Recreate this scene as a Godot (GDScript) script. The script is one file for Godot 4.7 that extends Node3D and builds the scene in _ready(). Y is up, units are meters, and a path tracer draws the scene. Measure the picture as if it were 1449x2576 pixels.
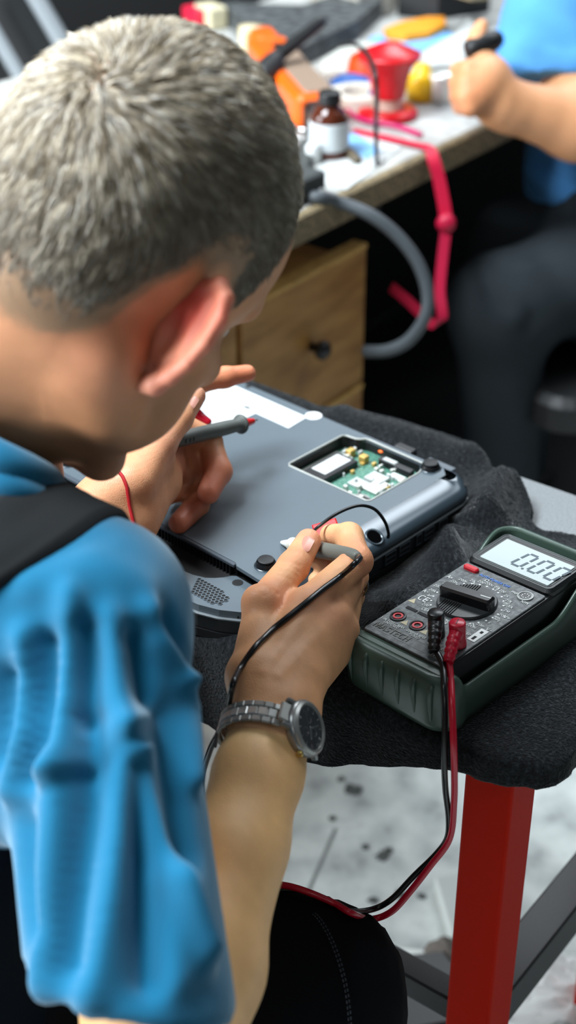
extends Node3D
# A technician in a blue shirt tests an upturned laptop with a multimeter; a second one works at the bench behind.
# World: y up, metres, camera at (0, 1.34, 0) looking along -z and 31.5 degrees down.

const FOC := 3800.0
const PITCH := 31.5
const CAM_Y := 1.34
var names := {}
var rng := RandomNumberGenerator.new()
var M := {}

# ---------------------------------------------------------------- naming
func numbered(n: String) -> String:
	if not names.has(n):
		names[n] = 0
		return n
	names[n] += 1
	return "%s_%03d" % [n, names[n]]

func tag(o: Node, label: String, category: String, group := "") -> void:
	o.set_meta("label", label)
	o.set_meta("category", category)
	if group != "":
		o.set_meta("group", group)

func thing(called: String, label: String, category: String, t := Transform3D(), group := "") -> Node3D:
	var o := Node3D.new()
	o.name = numbered(called)
	add_child(o)
	o.transform = t
	tag(o, label, category, group)
	return o

func obj(called: String, mesh: Mesh, m: Material, parent: Node = null, t := Transform3D()) -> MeshInstance3D:
	var o := MeshInstance3D.new()
	o.mesh = mesh
	o.material_override = m
	o.transform = t
	if parent == null or parent == self:
		o.name = numbered(called)
		add_child(o)
	else:
		var k := 0
		var nm := called
		while parent.has_node(NodePath(nm)):
			k += 1
			nm = "%s_%03d" % [called, k]
		o.name = nm
		parent.add_child(o, true)
	return o

func struct(called: String, mesh: Mesh, m: Material, t := Transform3D()) -> MeshInstance3D:
	var o := obj(called, mesh, m, null, t)
	o.set_meta("kind", "structure")
	return o

# ---------------------------------------------------------------- layout: where a sight line meets a height or a depth
func P(x: float, y: float, dep: float) -> Vector3:
	var th := deg_to_rad(PITCH)
	var xc := (x - 724.5) / FOC
	var yc := (1288.0 - y) / FOC
	return Vector3(xc, -sin(th) + cos(th) * yc, -cos(th) - sin(th) * yc) * dep + Vector3(0, CAM_Y, 0)

func PH(x: float, y: float, h: float) -> Vector3:
	var r := P(x, y, 1.0) - Vector3(0, CAM_Y, 0)
	return Vector3(0, CAM_Y, 0) + r * ((h - CAM_Y) / r.y)

# ---------------------------------------------------------------- materials
func mat(c: Color, rough := 0.6, metal := 0.0, spec := 0.5) -> StandardMaterial3D:
	var m := StandardMaterial3D.new()
	m.albedo_color = c
	m.roughness = rough
	m.metallic = metal
	m.metallic_specular = spec
	return m

func rgb(r: float, g: float, b: float) -> Color:
	return Color(r / 255.0, g / 255.0, b / 255.0)

func noise_tex(freq: float, size := 256, seed_ := 1, oct := 4, ramp: Array = [], kind := FastNoiseLite.TYPE_SIMPLEX_SMOOTH) -> NoiseTexture2D:
	var n := FastNoiseLite.new()
	n.noise_type = kind
	n.frequency = freq
	n.seed = seed_
	n.fractal_octaves = oct
	var t := NoiseTexture2D.new()
	t.width = size
	t.height = size
	t.seamless = true
	t.noise = n
	if ramp.size() > 0:
		var g := Gradient.new()
		var offs := PackedFloat32Array()
		var cols := PackedColorArray()
		for e in ramp:
			offs.append(e[0])
			cols.append(e[1])
		g.offsets = offs
		g.colors = cols
		t.color_ramp = g
	return t

func relief(m: StandardMaterial3D, freq: float, height_cm: float, tile: float, seed_ := 3, oct := 4) -> StandardMaterial3D:
	m.heightmap_enabled = true
	m.heightmap_scale = height_cm
	m.heightmap_texture = noise_tex(freq, 256, seed_, oct)
	m.uv1_triplanar = true
	m.uv1_scale = Vector3.ONE * tile
	return m

func tinted(m: StandardMaterial3D, freq: float, a: Color, b: Color, tile: float, seed_ := 5, oct := 4) -> StandardMaterial3D:
	m.albedo_texture = noise_tex(freq, 256, seed_, oct, [[0.25, a], [0.75, b]])
	m.uv1_triplanar = true
	m.uv1_scale = Vector3.ONE * tile
	return m

# ---------------------------------------------------------------- mesh helpers (triangles counter-clockwise here, turned when committed)
class Geo:
	var v := PackedVector3Array()
	var n := PackedVector3Array()
	var c := PackedColorArray()
	var i := PackedInt32Array()
	func tri(a: int, b: int, d: int) -> void:
		i.append(a)
		i.append(b)
		i.append(d)
	func quad(a: int, b: int, d: int, e: int) -> void:
		tri(a, b, d)
		tri(a, d, e)
	func smooth() -> void:
		n = PackedVector3Array()
		n.resize(v.size())
		for k in range(0, i.size(), 3):
			var a := i[k]
			var b := i[k + 1]
			var d := i[k + 2]
			var f := (v[b] - v[a]).cross(v[d] - v[a])
			n[a] += f
			n[b] += f
			n[d] += f
		for k in n.size():
			n[k] = n[k].normalized()
	func add(g: Geo, t := Transform3D()) -> void:
		var at := v.size()
		for k in g.v.size():
			v.append(t * g.v[k])
			if g.n.size() > k:
				n.append((t.basis * g.n[k]).normalized())
		for k in g.i:
			i.append(at + k)
		for k in g.c:
			c.append(k)
	func flat() -> void:
		var w := PackedVector3Array()
		var m := PackedVector3Array()
		var j := PackedInt32Array()
		for k in range(0, i.size(), 3):
			var a := v[i[k]]
			var b := v[i[k + 1]]
			var d := v[i[k + 2]]
			var f := (b - a).cross(d - a).normalized()
			for q in [a, b, d]:
				j.append(w.size())
				w.append(q)
				m.append(f)
		v = w
		n = m
		i = j
	func mesh() -> ArrayMesh:
		if n.size() != v.size():
			smooth()
		var idx := PackedInt32Array()
		idx.resize(i.size())
		for k in range(0, i.size(), 3):
			idx[k] = i[k]
			idx[k + 1] = i[k + 2]
			idx[k + 2] = i[k + 1]
		var a := []
		a.resize(Mesh.ARRAY_MAX)
		a[Mesh.ARRAY_VERTEX] = v
		a[Mesh.ARRAY_NORMAL] = n
		a[Mesh.ARRAY_INDEX] = idx
		if c.size() == v.size() and c.size() > 0:
			a[Mesh.ARRAY_COLOR] = c
		var am := ArrayMesh.new()
		am.add_surface_from_arrays(Mesh.PRIMITIVE_TRIANGLES, a)
		return am

# a box with chamfered edges, flat shaded
func bev(s: Vector3, r := 0.001) -> Geo:
	var g := Geo.new()
	var h := s * 0.5
	r = minf(r, minf(h.x, minf(h.y, h.z)) * 0.95)
	var ids := {}
	for sx in [-1, 1]:
		for sy in [-1, 1]:
			for sz in [-1, 1]:
				for ax in 3:
					var p := Vector3(sx * (h.x - r), sy * (h.y - r), sz * (h.z - r))
					p[ax] = [sx, sy, sz][ax] * h[ax]
					ids[[sx, sy, sz, ax]] = g.v.size()
					g.v.append(p)
	var face := func(list: Array) -> void:
		var a: Vector3 = g.v[list[0]]
		var b: Vector3 = g.v[list[1]]
		var d: Vector3 = g.v[list[2]]
		var out := (b - a).cross(d - a).dot(a + b + d) > 0.0
		for k in range(1, list.size() - 1):
			if out:
				g.tri(list[0], list[k], list[k + 1])
			else:
				g.tri(list[0], list[k + 1], list[k])
	for ax in 3:
		var o1 := (ax + 1) % 3
		var o2 := (ax + 2) % 3
		for s1 in [-1, 1]:
			var q := []
			for e in [[-1, -1], [1, -1], [1, 1], [-1, 1]]:
				var key := [0, 0, 0, ax]
				key[ax] = s1
				key[o1] = e[0]
				key[o2] = e[1]
				q.append(ids[key])
			face.call(q)
			for s2 in [-1, 1]:
				var w := []
				for e in [[-1, o1], [1, o1], [1, o2], [-1, o2]]:
					var key := [0, 0, 0, e[1]]
					key[ax] = e[0]
					key[o1] = s1
					key[o2] = s2
					w.append(ids[key])
				face.call(w)
	for sx in [-1, 1]:
		for sy in [-1, 1]:
			for sz in [-1, 1]:
				face.call([ids[[sx, sy, sz, 0]], ids[[sx, sy, sz, 1]], ids[[sx, sy, sz, 2]]])
	g.flat()
	return g

func catmull(pts: Array, per: int, closed := false) -> PackedVector3Array:
	var out := PackedVector3Array()
	var n := pts.size()
	var segs := n if closed else n - 1
	for s in segs:
		var a: Vector3 = pts[(s - 1 + n) % n] if closed or s > 0 else pts[0]
		var b: Vector3 = pts[s]
		var d: Vector3 = pts[(s + 1) % n]
		var e: Vector3 = pts[(s + 2) % n] if closed or s + 2 < n else pts[n - 1]
		for k in per:
			var t := float(k) / per
			out.append(b.cubic_interpolate(d, a, e, t))
	if not closed:
		out.append(pts[n - 1])
	return out

# a tube along points; radii as one number or a list
func tube(pts: PackedVector3Array, rad: Variant, sides := 10, closed := false, squash := 1.0) -> Geo:
	var g := Geo.new()
	var n := pts.size()
	var up := Vector3.UP
	var tan0 := (pts[1] - pts[0]).normalized()
	if absf(tan0.dot(up)) > 0.9:
		up = Vector3.RIGHT
	var side := tan0.cross(up).normalized()
	for k in n:
		var a := pts[(k - 1 + n) % n] if closed else pts[maxi(k - 1, 0)]
		var b := pts[(k + 1) % n] if closed else pts[mini(k + 1, n - 1)]
		var t := (b - a).normalized()
		side = (side - t * side.dot(t)).normalized()
		var u := side.cross(t).normalized()
		var r: float = rad[k] if rad is Array or rad is PackedFloat32Array else rad
		for s in sides:
			var w := TAU * s / sides
			g.v.append(pts[k] + side * cos(w) * r + u * sin(w) * r * squash)
	var rows := n if closed else n - 1
	for k in rows:
		for s in sides:
			var a := k * sides + s
			var b := k * sides + (s + 1) % sides
			var d := ((k + 1) % n) * sides + (s + 1) % sides
			var e := ((k + 1) % n) * sides + s
			g.quad(a, e, d, b)
	if not closed:
		var c0 := g.v.size()
		g.v.append(pts[0])
		g.v.append(pts[n - 1])
		for s in sides:
			g.tri(c0, s, (s + 1) % sides)
			g.tri(c0 + 1, (n - 1) * sides + (s + 1) % sides, (n - 1) * sides + s)
	# outward check
	var f := (g.v[g.i[1]] - g.v[g.i[0]]).cross(g.v[g.i[2]] - g.v[g.i[0]])
	if f.dot(g.v[g.i[0]] - pts[0]) < 0.0:
		for k in range(0, g.i.size(), 3):
			var q := g.i[k + 1]
			g.i[k + 1] = g.i[k + 2]
			g.i[k + 2] = q
	return g

# a profile of Vector2(radius, height) turned about y; sharp corners by doubling points
func lathe(prof: Array, sides := 24, sharp := true) -> Geo:
	var g := Geo.new()
	var pr: Array = []
	for k in prof.size():
		pr.append(prof[k])
	var rows := pr.size()
	for k in rows - 1:
		var at := g.v.size()
		var p: Vector2 = pr[k]
		var q: Vector2 = pr[k + 1]
		for s in sides:
			var w := TAU * s / sides
			g.v.append(Vector3(p.x * cos(w), p.y, p.x * sin(w)))
			g.v.append(Vector3(q.x * cos(w), q.y, q.x * sin(w)))
		var nr := Vector2(q.y - p.y, p.x - q.x).normalized()
		for s in sides:
			var w := TAU * s / sides
			var nn := Vector3(nr.x * cos(w), nr.y, nr.x * sin(w))
			g.n.append(nn)
			g.n.append(nn)
			var a := at + s * 2
			var b := at + ((s + 1) % sides) * 2
			g.quad(a, a + 1, b + 1, b)
	if not sharp:
		g.n = PackedVector3Array()
		var merged := {}
		var map := PackedInt32Array()
		var nv := PackedVector3Array()
		for p in g.v:
			var key := p.snapped(Vector3.ONE * 1e-6)
			if not merged.has(key):
				merged[key] = nv.size()
				nv.append(p)
			map.append(merged[key])
		g.v = nv
		for k in g.i.size():
			g.i[k] = map[g.i[k]]
		g.smooth()
	return g

# a flat outline (x, z) raised to a thickness (y from 0 to h) with a small bevel at the top
func slab(poly: PackedVector2Array, h: float, b := 0.0) -> Geo:
	var g := Geo.new()
	var p := poly
	if Geometry2D.is_polygon_clockwise(p):
		p.reverse()
	var top := p
	if b > 0.0:
		var off := Geometry2D.offset_polygon(p, -b)
		if off.size() == 1 and off[0].size() == p.size():
			# match the nearest start so that rings line up
			top = PackedVector2Array()
			for q in p:
				var best := 0
				for k in off[0].size():
					if off[0][k].distance_squared_to(q) < off[0][best].distance_squared_to(q):
						best = k
				top.append(off[0][best])
		else:
			b = 0.0
	var n := p.size()
	for q in p:
		g.v.append(Vector3(q.x, 0, q.y))
	for q in p:
		g.v.append(Vector3(q.x, h - b, q.y))
	for q in top:
		g.v.append(Vector3(q.x, h, q.y))
	for k in n:
		var m := (k + 1) % n
		g.quad(k, n + k, n + m, m)
		g.quad(n + k, 2 * n + k, 2 * n + m, n + m)
	var t := Geometry2D.triangulate_polygon(top)
	for k in range(0, t.size(), 3):
		var A := top[t[k]]
		var B := top[t[k + 1]]
		var C := top[t[k + 2]]
		var ccw := (B - A).cross(C - A) > 0.0
		if ccw:
			g.tri(2 * n + t[k], 2 * n + t[k + 2], 2 * n + t[k + 1])
			g.tri(t[k], t[k + 1], t[k + 2])
		else:
			g.tri(2 * n + t[k], 2 * n + t[k + 1], 2 * n + t[k + 2])
			g.tri(t[k], t[k + 2], t[k + 1])
	g.flat()
	return g

func rrect(w: float, d: float, r: float, seg := 5) -> PackedVector2Array:
	var o := PackedVector2Array()
	for k in 4:
		var cx := (w / 2 - r) * (1 if k == 0 or k == 3 else -1)
		var cy := (d / 2 - r) * (1 if k < 2 else -1)
		for s in seg + 1:
			var a := PI / 2 * (k + float(s) / seg)
			o.append(Vector2(cx + cos(a) * r, cy + sin(a) * r))
	return o

func ball(r: Vector3, seg := 16) -> Geo:
	var g := Geo.new()
	for a in seg + 1:
		var th := PI * a / seg
		for b in seg * 2:
			var ph := TAU * b / (seg * 2)
			var d := Vector3(sin(th) * cos(ph), cos(th), sin(th) * sin(ph))
			g.v.append(d * r)
			g.n.append((d / r).normalized())
	for a in seg:
		for b in seg * 2:
			var p := a * seg * 2 + b
			var q := a * seg * 2 + (b + 1) % (seg * 2)
			g.quad(p, q, q + seg * 2, p + seg * 2)
	return g

func basis_to(y: Vector3, hint := Vector3(0, 0, 1)) -> Basis:
	y = y.normalized()
	var x := y.cross(hint)
	if x.length() < 0.05:
		x = y.cross(Vector3.RIGHT)
	x = x.normalized()
	return Basis(x, y, x.cross(y).normalized())

func lettering(s: String, height: float, m: Material, called: String, parent: Node, t: Transform3D, bold := false) -> MeshInstance3D:
	var tm := TextMesh.new()
	var f := SystemFont.new()
	f.font_names = PackedStringArray(["Droid Sans"])
	if bold:
		f.font_weight = 700
	tm.font = f
	tm.text = s
	tm.font_size = 32
	tm.pixel_size = height / 24.0
	tm.depth = 0.0003
	tm.curve_step = 2.0
	return obj(called, tm, m, parent, t)

# ---------------------------------------------------------------- fields: smooth unions of capsules and ellipsoids, meshed by surface nets
class Field:
	var o: Vector3
	var s: float
	var nx: int
	var ny: int
	var nz: int
	var d := PackedFloat32Array()
	func _init(lo: Vector3, hi: Vector3, cell: float) -> void:
		o = lo
		s = cell
		nx = int(ceil((hi.x - lo.x) / cell)) + 1
		ny = int(ceil((hi.y - lo.y) / cell)) + 1
		nz = int(ceil((hi.z - lo.z) / cell)) + 1
		d.resize(nx * ny * nz)
		d.fill(1.0)
	func rng3(lo: Vector3, hi: Vector3) -> PackedInt32Array:
		var a := (lo - o) / s
		var b := (hi - o) / s
		return PackedInt32Array([maxi(0, int(a.x)), maxi(0, int(a.y)), maxi(0, int(a.z)), mini(nx - 1, int(b.x) + 1), mini(ny - 1, int(b.y) + 1), mini(nz - 1, int(b.z) + 1)])
	# mode 0: union, 1: carve away
	func cap(a: Vector3, b: Vector3, ra: float, rb: float, k: float, mode := 0) -> void:
		var m := maxf(ra, rb) + k + s * 3.0
		var e := Vector3.ONE * m
		var r := rng3(Vector3(minf(a.x, b.x), minf(a.y, b.y), minf(a.z, b.z)) - e, Vector3(maxf(a.x, b.x), maxf(a.y, b.y), maxf(a.z, b.z)) + e)
		var ab := b - a
		var il := 1.0 / maxf(ab.length_squared(), 1e-9)
		var dr := rb - ra
		for z in range(r[2], r[5] + 1):
			for y in range(r[1], r[4] + 1):
				var at := (z * ny + y) * nx
				var pz := Vector3(o.x, o.y + y * s, o.z + z * s) - a
				for x in range(r[0], r[3] + 1):
					var p := pz
					p.x += x * s
					var t := clampf(p.dot(ab) * il, 0.0, 1.0)
					var q := (p - ab * t).length() - ra - dr * t
					if mode == 0:
						var w := d[at + x]
						var h := maxf(k - absf(w - q), 0.0)
						d[at + x] = minf(w, q) - h * h / (4.0 * k)
					else:
						var w := d[at + x]
						var h := maxf(k - absf(w + q), 0.0)
						d[at + x] = maxf(w, -q) + h * h / (4.0 * k)
	func ell(c: Vector3, bs: Basis, rad: Vector3, k: float, mode := 0) -> void:
		var m := maxf(rad.x, maxf(rad.y, rad.z)) + k + s * 3.0
		var e := Vector3.ONE * m
		var r := rng3(c - e, c + e)
		var bx := bs.x
		var by := bs.y
		var bz := bs.z
		for z in range(r[2], r[5] + 1):
			for y in range(r[1], r[4] + 1):
				var at := (z * ny + y) * nx
				var pz := Vector3(o.x, o.y + y * s, o.z + z * s) - c
				for x in range(r[0], r[3] + 1):
					var p := pz
					p.x += x * s
					var l := Vector3(p.dot(bx), p.dot(by), p.dot(bz)) / rad
					var k0 := l.length()
					var q := -minf(rad.x, minf(rad.y, rad.z))
					if k0 > 0.05:
						q = k0 * (k0 - 1.0) / (l / rad).length()
					var w := d[at + x]
					if mode == 0:
						var h := maxf(k - absf(w - q), 0.0)
						d[at + x] = minf(w, q) - h * h / (4.0 * k)
					else:
						var h := maxf(k - absf(w + q), 0.0)
						d[at + x] = maxf(w, -q) + h * h / (4.0 * k)
	# cut away everything on the side the normal points to, within reach of the point
	func cut(p0: Vector3, nrm: Vector3, reach: float) -> void:
		var e := Vector3.ONE * reach
		var r := rng3(p0 - e, p0 + e)
		for z in range(r[2], r[5] + 1):
			for y in range(r[1], r[4] + 1):
				for x in range(r[0], r[3] + 1):
					var p := Vector3(o.x + x * s, o.y + y * s, o.z + z * s) - p0
					if p.length() < reach:
						var at := (z * ny + y) * nx + x
						d[at] = maxf(d[at], p.dot(nrm))
	func sample(p: Vector3) -> float:
		var q := (p - o) / s
		var x := clampi(int(q.x), 0, nx - 2)
		var y := clampi(int(q.y), 0, ny - 2)
		var z := clampi(int(q.z), 0, nz - 2)
		var f := Vector3(q.x - x, q.y - y, q.z - z)
		var at := (z * ny + y) * nx + x
		var k := nx * ny
		var a := lerpf(lerpf(d[at], d[at + 1], f.x), lerpf(d[at + nx], d[at + nx + 1], f.x), f.y)
		var b := lerpf(lerpf(d[at + k], d[at + k + 1], f.x), lerpf(d[at + k + nx], d[at + k + nx + 1], f.x), f.y)
		return lerpf(a, b, f.z)
	func grad(p: Vector3) -> Vector3:
		var e := s
		return Vector3(sample(p + Vector3(e, 0, 0)) - sample(p - Vector3(e, 0, 0)), sample(p + Vector3(0, e, 0)) - sample(p - Vector3(0, e, 0)), sample(p + Vector3(0, 0, e)) - sample(p - Vector3(0, 0, e))).normalized()
	func net() -> Geo:
		var g := Geo.new()
		var id := PackedInt32Array()
		id.resize(d.size())
		id.fill(-1)
		var sl := nx * ny
		var band := s * 2.0
		var cells := PackedInt32Array()
		for z in nz - 1:
			for y in ny - 1:
				var row := (z * ny + y) * nx
				for x in nx - 1:
					var at := row + x
					var c0 := d[at]
					if c0 > band or c0 < -band:
						continue
					var c1 := d[at + 1]
					var c2 := d[at + nx]
					var c3 := d[at + nx + 1]
					var c4 := d[at + sl]
					var c5 := d[at + sl + 1]
					var c6 := d[at + sl + nx]
					var c7 := d[at + sl + nx + 1]
					var neg := int(c0 < 0) + int(c1 < 0) + int(c2 < 0) + int(c3 < 0) + int(c4 < 0) + int(c5 < 0) + int(c6 < 0) + int(c7 < 0)
					if neg == 0 or neg == 8:
						continue
					var sum := Vector3.ZERO
					var cnt := 0
					if (c0 < 0) != (c1 < 0): sum += Vector3(c0 / (c0 - c1), 0, 0); cnt += 1
					if (c2 < 0) != (c3 < 0): sum += Vector3(c2 / (c2 - c3), 1, 0); cnt += 1
					if (c4 < 0) != (c5 < 0): sum += Vector3(c4 / (c4 - c5), 0, 1); cnt += 1
					if (c6 < 0) != (c7 < 0): sum += Vector3(c6 / (c6 - c7), 1, 1); cnt += 1
					if (c0 < 0) != (c2 < 0): sum += Vector3(0, c0 / (c0 - c2), 0); cnt += 1
					if (c1 < 0) != (c3 < 0): sum += Vector3(1, c1 / (c1 - c3), 0); cnt += 1
					if (c4 < 0) != (c6 < 0): sum += Vector3(0, c4 / (c4 - c6), 1); cnt += 1
					if (c5 < 0) != (c7 < 0): sum += Vector3(1, c5 / (c5 - c7), 1); cnt += 1
					if (c0 < 0) != (c4 < 0): sum += Vector3(0, 0, c0 / (c0 - c4)); cnt += 1
					if (c1 < 0) != (c5 < 0): sum += Vector3(1, 0, c1 / (c1 - c5)); cnt += 1
					if (c2 < 0) != (c6 < 0): sum += Vector3(0, 1, c2 / (c2 - c6)); cnt += 1
					if (c3 < 0) != (c7 < 0): sum += Vector3(1, 1, c3 / (c3 - c7)); cnt += 1
					id[at] = g.v.size()
					cells.append(at)
					g.v.append(o + (Vector3(x, y, z) + sum / cnt) * s)
					var gr := Vector3(c1 + c3 + c5 + c7 - c0 - c2 - c4 - c6, c2 + c3 + c6 + c7 - c0 - c1 - c4 - c5, c4 + c5 + c6 + c7 - c0 - c1 - c2 - c3)
					g.n.append(gr.normalized())
		for at in cells:
			var x := at % nx
			var y := (at / nx) % ny
			var z := at / sl
			var here := d[at] < 0
			if y > 0 and z > 0 and (d[at + 1] < 0) != here:
				face(g, id[at], id[at - nx], id[at - nx - sl], id[at - sl], here)
			if x > 0 and z > 0 and (d[at + nx] < 0) != here:
				face(g, id[at], id[at - sl], id[at - sl - 1], id[at - 1], here)
			if x > 0 and y > 0 and (d[at + sl] < 0) != here:
				face(g, id[at], id[at - 1], id[at - 1 - nx], id[at - nx], here)
		return g
	func face(g: Geo, a: int, b: int, c: int, e: int, fwd: bool) -> void:
		if a < 0 or b < 0 or c < 0 or e < 0:
			return
		if fwd:
			g.quad(a, b, c, e)
		else:
			g.quad(a, e, c, b)
	
# colours laid round points: [position, radius, colour, strength]
func dye(g: Geo, base: Color, spots: Array, noise: FastNoiseLite = null, amt := 0.0) -> void:
	g.c = PackedColorArray()
	for p in g.v:
		var c := base
		for q in spots:
			var r: float = q[1]
			var dd: float = p.distance_squared_to(q[0])
			if dd < r * r:
				var t := 1.0 - sqrt(dd) / r
				c = c.lerp(q[2], clampf(t * 1.6, 0.0, 1.0) * q[3])
		if noise:
			var k := 1.0 + amt * noise.get_noise_3dv(p)
			c = Color(c.r * k, c.g * k * (1.0 - 0.02 * amt), c.b * k)
		g.c.append(c)

func lin(r: float, g: float, b: float) -> Color:
	return rgb(r, g, b).srgb_to_linear()

const LAMPS := [
	[Vector3(-1.15, 2.96, -1.0), Vector2(1.0, 1.0), 13.0, Color(0.93, 0.97, 1.0)],
	[Vector3(0.9, 2.96, -3.5), Vector2(1.6, 1.2), 5.2, Color(0.95, 0.98, 1.0)],
	[Vector3(0.2, 2.96, 1.4), Vector2(0.6, 0.6), 0.35, Color(1.0, 0.96, 0.9)],
	[Vector3(1.7, 2.96, -2.0), Vector2(0.9, 0.9), 0.6, Color(0.95, 0.98, 1.0)],
]

func _ready() -> void:
	rng.seed = 1
	# camera
	var cam := Camera3D.new()
	cam.name = "camera"
	cam.position = Vector3(0, CAM_Y, 0)
	cam.rotation_degrees = Vector3(-PITCH, 0, 0)
	var at := CameraAttributesPhysical.new()
	at.frustum_focal_length = 12.0 / (1288.0 / FOC)
	at.frustum_focus_distance = 1.09
	at.exposure_aperture = at.frustum_focal_length / 12.0
	cam.attributes = at
	cam.fov = rad_to_deg(2.0 * atan(1288.0 / FOC))
	cam.near = 0.05
	cam.far = 40.0
	add_child(cam)
	cam.current = true
	# surroundings: a closed room, lit by its ceiling panels
	var env := Environment.new()
	env.background_mode = Environment.BG_COLOR
	env.background_color = Color(0.05, 0.055, 0.06)
	env.tonemap_mode = Environment.TONE_MAPPER_LINEAR
	env.tonemap_exposure = 1.3
	env.sdfgi_enabled = true
	env.ssao_enabled = true
	env.ssil_enabled = true
	var we := WorldEnvironment.new()
	we.name = "environment"
	we.environment = env
	add_child(we)
	make_materials()
	build_lamps()
	build_window()
	build_room()
	build_table()
	build_cloth()
	build_laptop()
	build_meter()
	build_person()
	build_watch()
	build_wearables()
	build_leads()
	build_background()

func make_materials() -> void:
	M.floor = mat(Color(1, 1, 1), 0.55)
	M.floor.albedo_texture = noise_tex(0.02, 512, 11, 5, [[0.0, rgb(128, 133, 132)], [0.3, rgb(162, 168, 166)], [0.55, rgb(176, 182, 179)], [0.8, rgb(188, 194, 191)], [1.0, rgb(168, 173, 170)]])
	M.floor.uv1_triplanar = true
	M.floor.uv1_world_triplanar = true
	M.floor.uv1_scale = Vector3.ONE * 1.3
	M.floor.heightmap_enabled = true
	M.floor.heightmap_texture = noise_tex(0.05, 256, 12, 5)
	M.floor.heightmap_scale = 0.15
	M.wall = mat(rgb(70, 74, 76), 0.9)
	M.ceiling = mat(rgb(84, 88, 90), 0.9)
	M.black = mat(rgb(14, 15, 16), 0.45)
	M.black_satin = mat(rgb(20, 21, 23), 0.32)
	M.black_matte = mat(rgb(12, 12, 13), 0.8)
	M.rubber = mat(rgb(24, 25, 26), 0.55)
	M.steel = mat(rgb(190, 190, 188), 0.22, 1.0)
	M.chrome = mat(rgb(220, 220, 222), 0.1, 1.0)
	M.dark_steel = mat(rgb(110, 110, 112), 0.3, 1.0)
	M.white = mat(rgb(212, 215, 214), 0.5)
	M.paper = mat(rgb(202, 205, 204), 0.8)
	M.red_paint = relief(mat(rgb(196, 30, 3), 0.6, 0.0, 0.2), 0.2, 0.01, 30.0, 8)
	M.red = mat(rgb(196, 12, 24), 0.35)
	M.crimson = mat(rgb(190, 8, 44), 0.32)
	M.frame_black = tinted(mat(Color(1, 1, 1), 0.5), 0.35, rgb(22, 23, 24), rgb(58, 60, 62), 14.0, 9)
	M.felt = mat(Color(1, 1, 1), 1.0, 0.0, 0.15)
	M.felt.albedo_texture = noise_tex(0.09, 512, 21, 5, [[0.1, rgb(13, 14, 15)], [0.5, rgb(24, 26, 28)], [0.72, rgb(36, 39, 41)], [0.95, rgb(66, 70, 72)]])
	M.felt.uv1_triplanar = true
	M.felt.uv1_scale = Vector3.ONE * 5.0
	M.felt.heightmap_enabled = true
	M.felt.heightmap_texture = noise_tex(0.16, 512, 22, 4)
	M.felt.heightmap_scale = 0.12
	M.felt.rim_enabled = true
	M.felt.rim = 0.3
	M.laminate = tinted(mat(Color(1, 1, 1), 0.5), 0.3, rgb(78, 82, 84), rgb(150, 154, 155), 12.0, 14)
	M.deck = relief(mat(rgb(80, 91, 98), 0.42, 0.0, 0.55), 0.4, 0.004, 40.0, 31)
	M.deck_gloss = mat(rgb(54, 66, 74), 0.22, 0.2, 0.6)
	M.deck_black = mat(rgb(22, 24, 27), 0.4)
	M.pcb = tinted(mat(Color(1, 1, 1), 0.45), 0.06, rgb(54, 104, 88), rgb(96, 144, 124), 20.0, 15)
	M.chip = mat(rgb(22, 22, 24), 0.35)
	M.tin = mat(rgb(206, 206, 200), 0.35, 0.7)
	M.gold = mat(rgb(196, 164, 92), 0.4, 0.5)
	M.foil = mat(rgb(178, 182, 180), 0.45)
	M.ink = mat(rgb(104, 108, 112), 0.8)
	M.amber_led = mat(rgb(255, 110, 20), 0.4)
	M.wood = mat(Color(1, 1, 1), 0.5)
	M.wood.albedo_texture = noise_tex(0.012, 512, 41, 5, [[0.1, rgb(146, 98, 44)], [0.5, rgb(170, 122, 60)], [0.9, rgb(186, 138, 74)]])
	M.wood.uv1_triplanar = true
	M.wood.uv1_scale = Vector3(1.0, 4.0, 1.0)
	M.wood_edge = tinted(mat(Color(1, 1, 1), 0.5), 0.05, rgb(196, 148, 74), rgb(222, 180, 106), 8.0, 42)
	M.bench_edge = tinted(mat(Color(1, 1, 1), 0.6), 0.05, rgb(104, 92, 70), rgb(150, 132, 98), 8.0, 43)
	M.bench_top = tinted(mat(Color(1, 1, 1), 0.55), 0.03, rgb(172, 172, 167), rgb(196, 196, 192), 4.0, 44)

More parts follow.
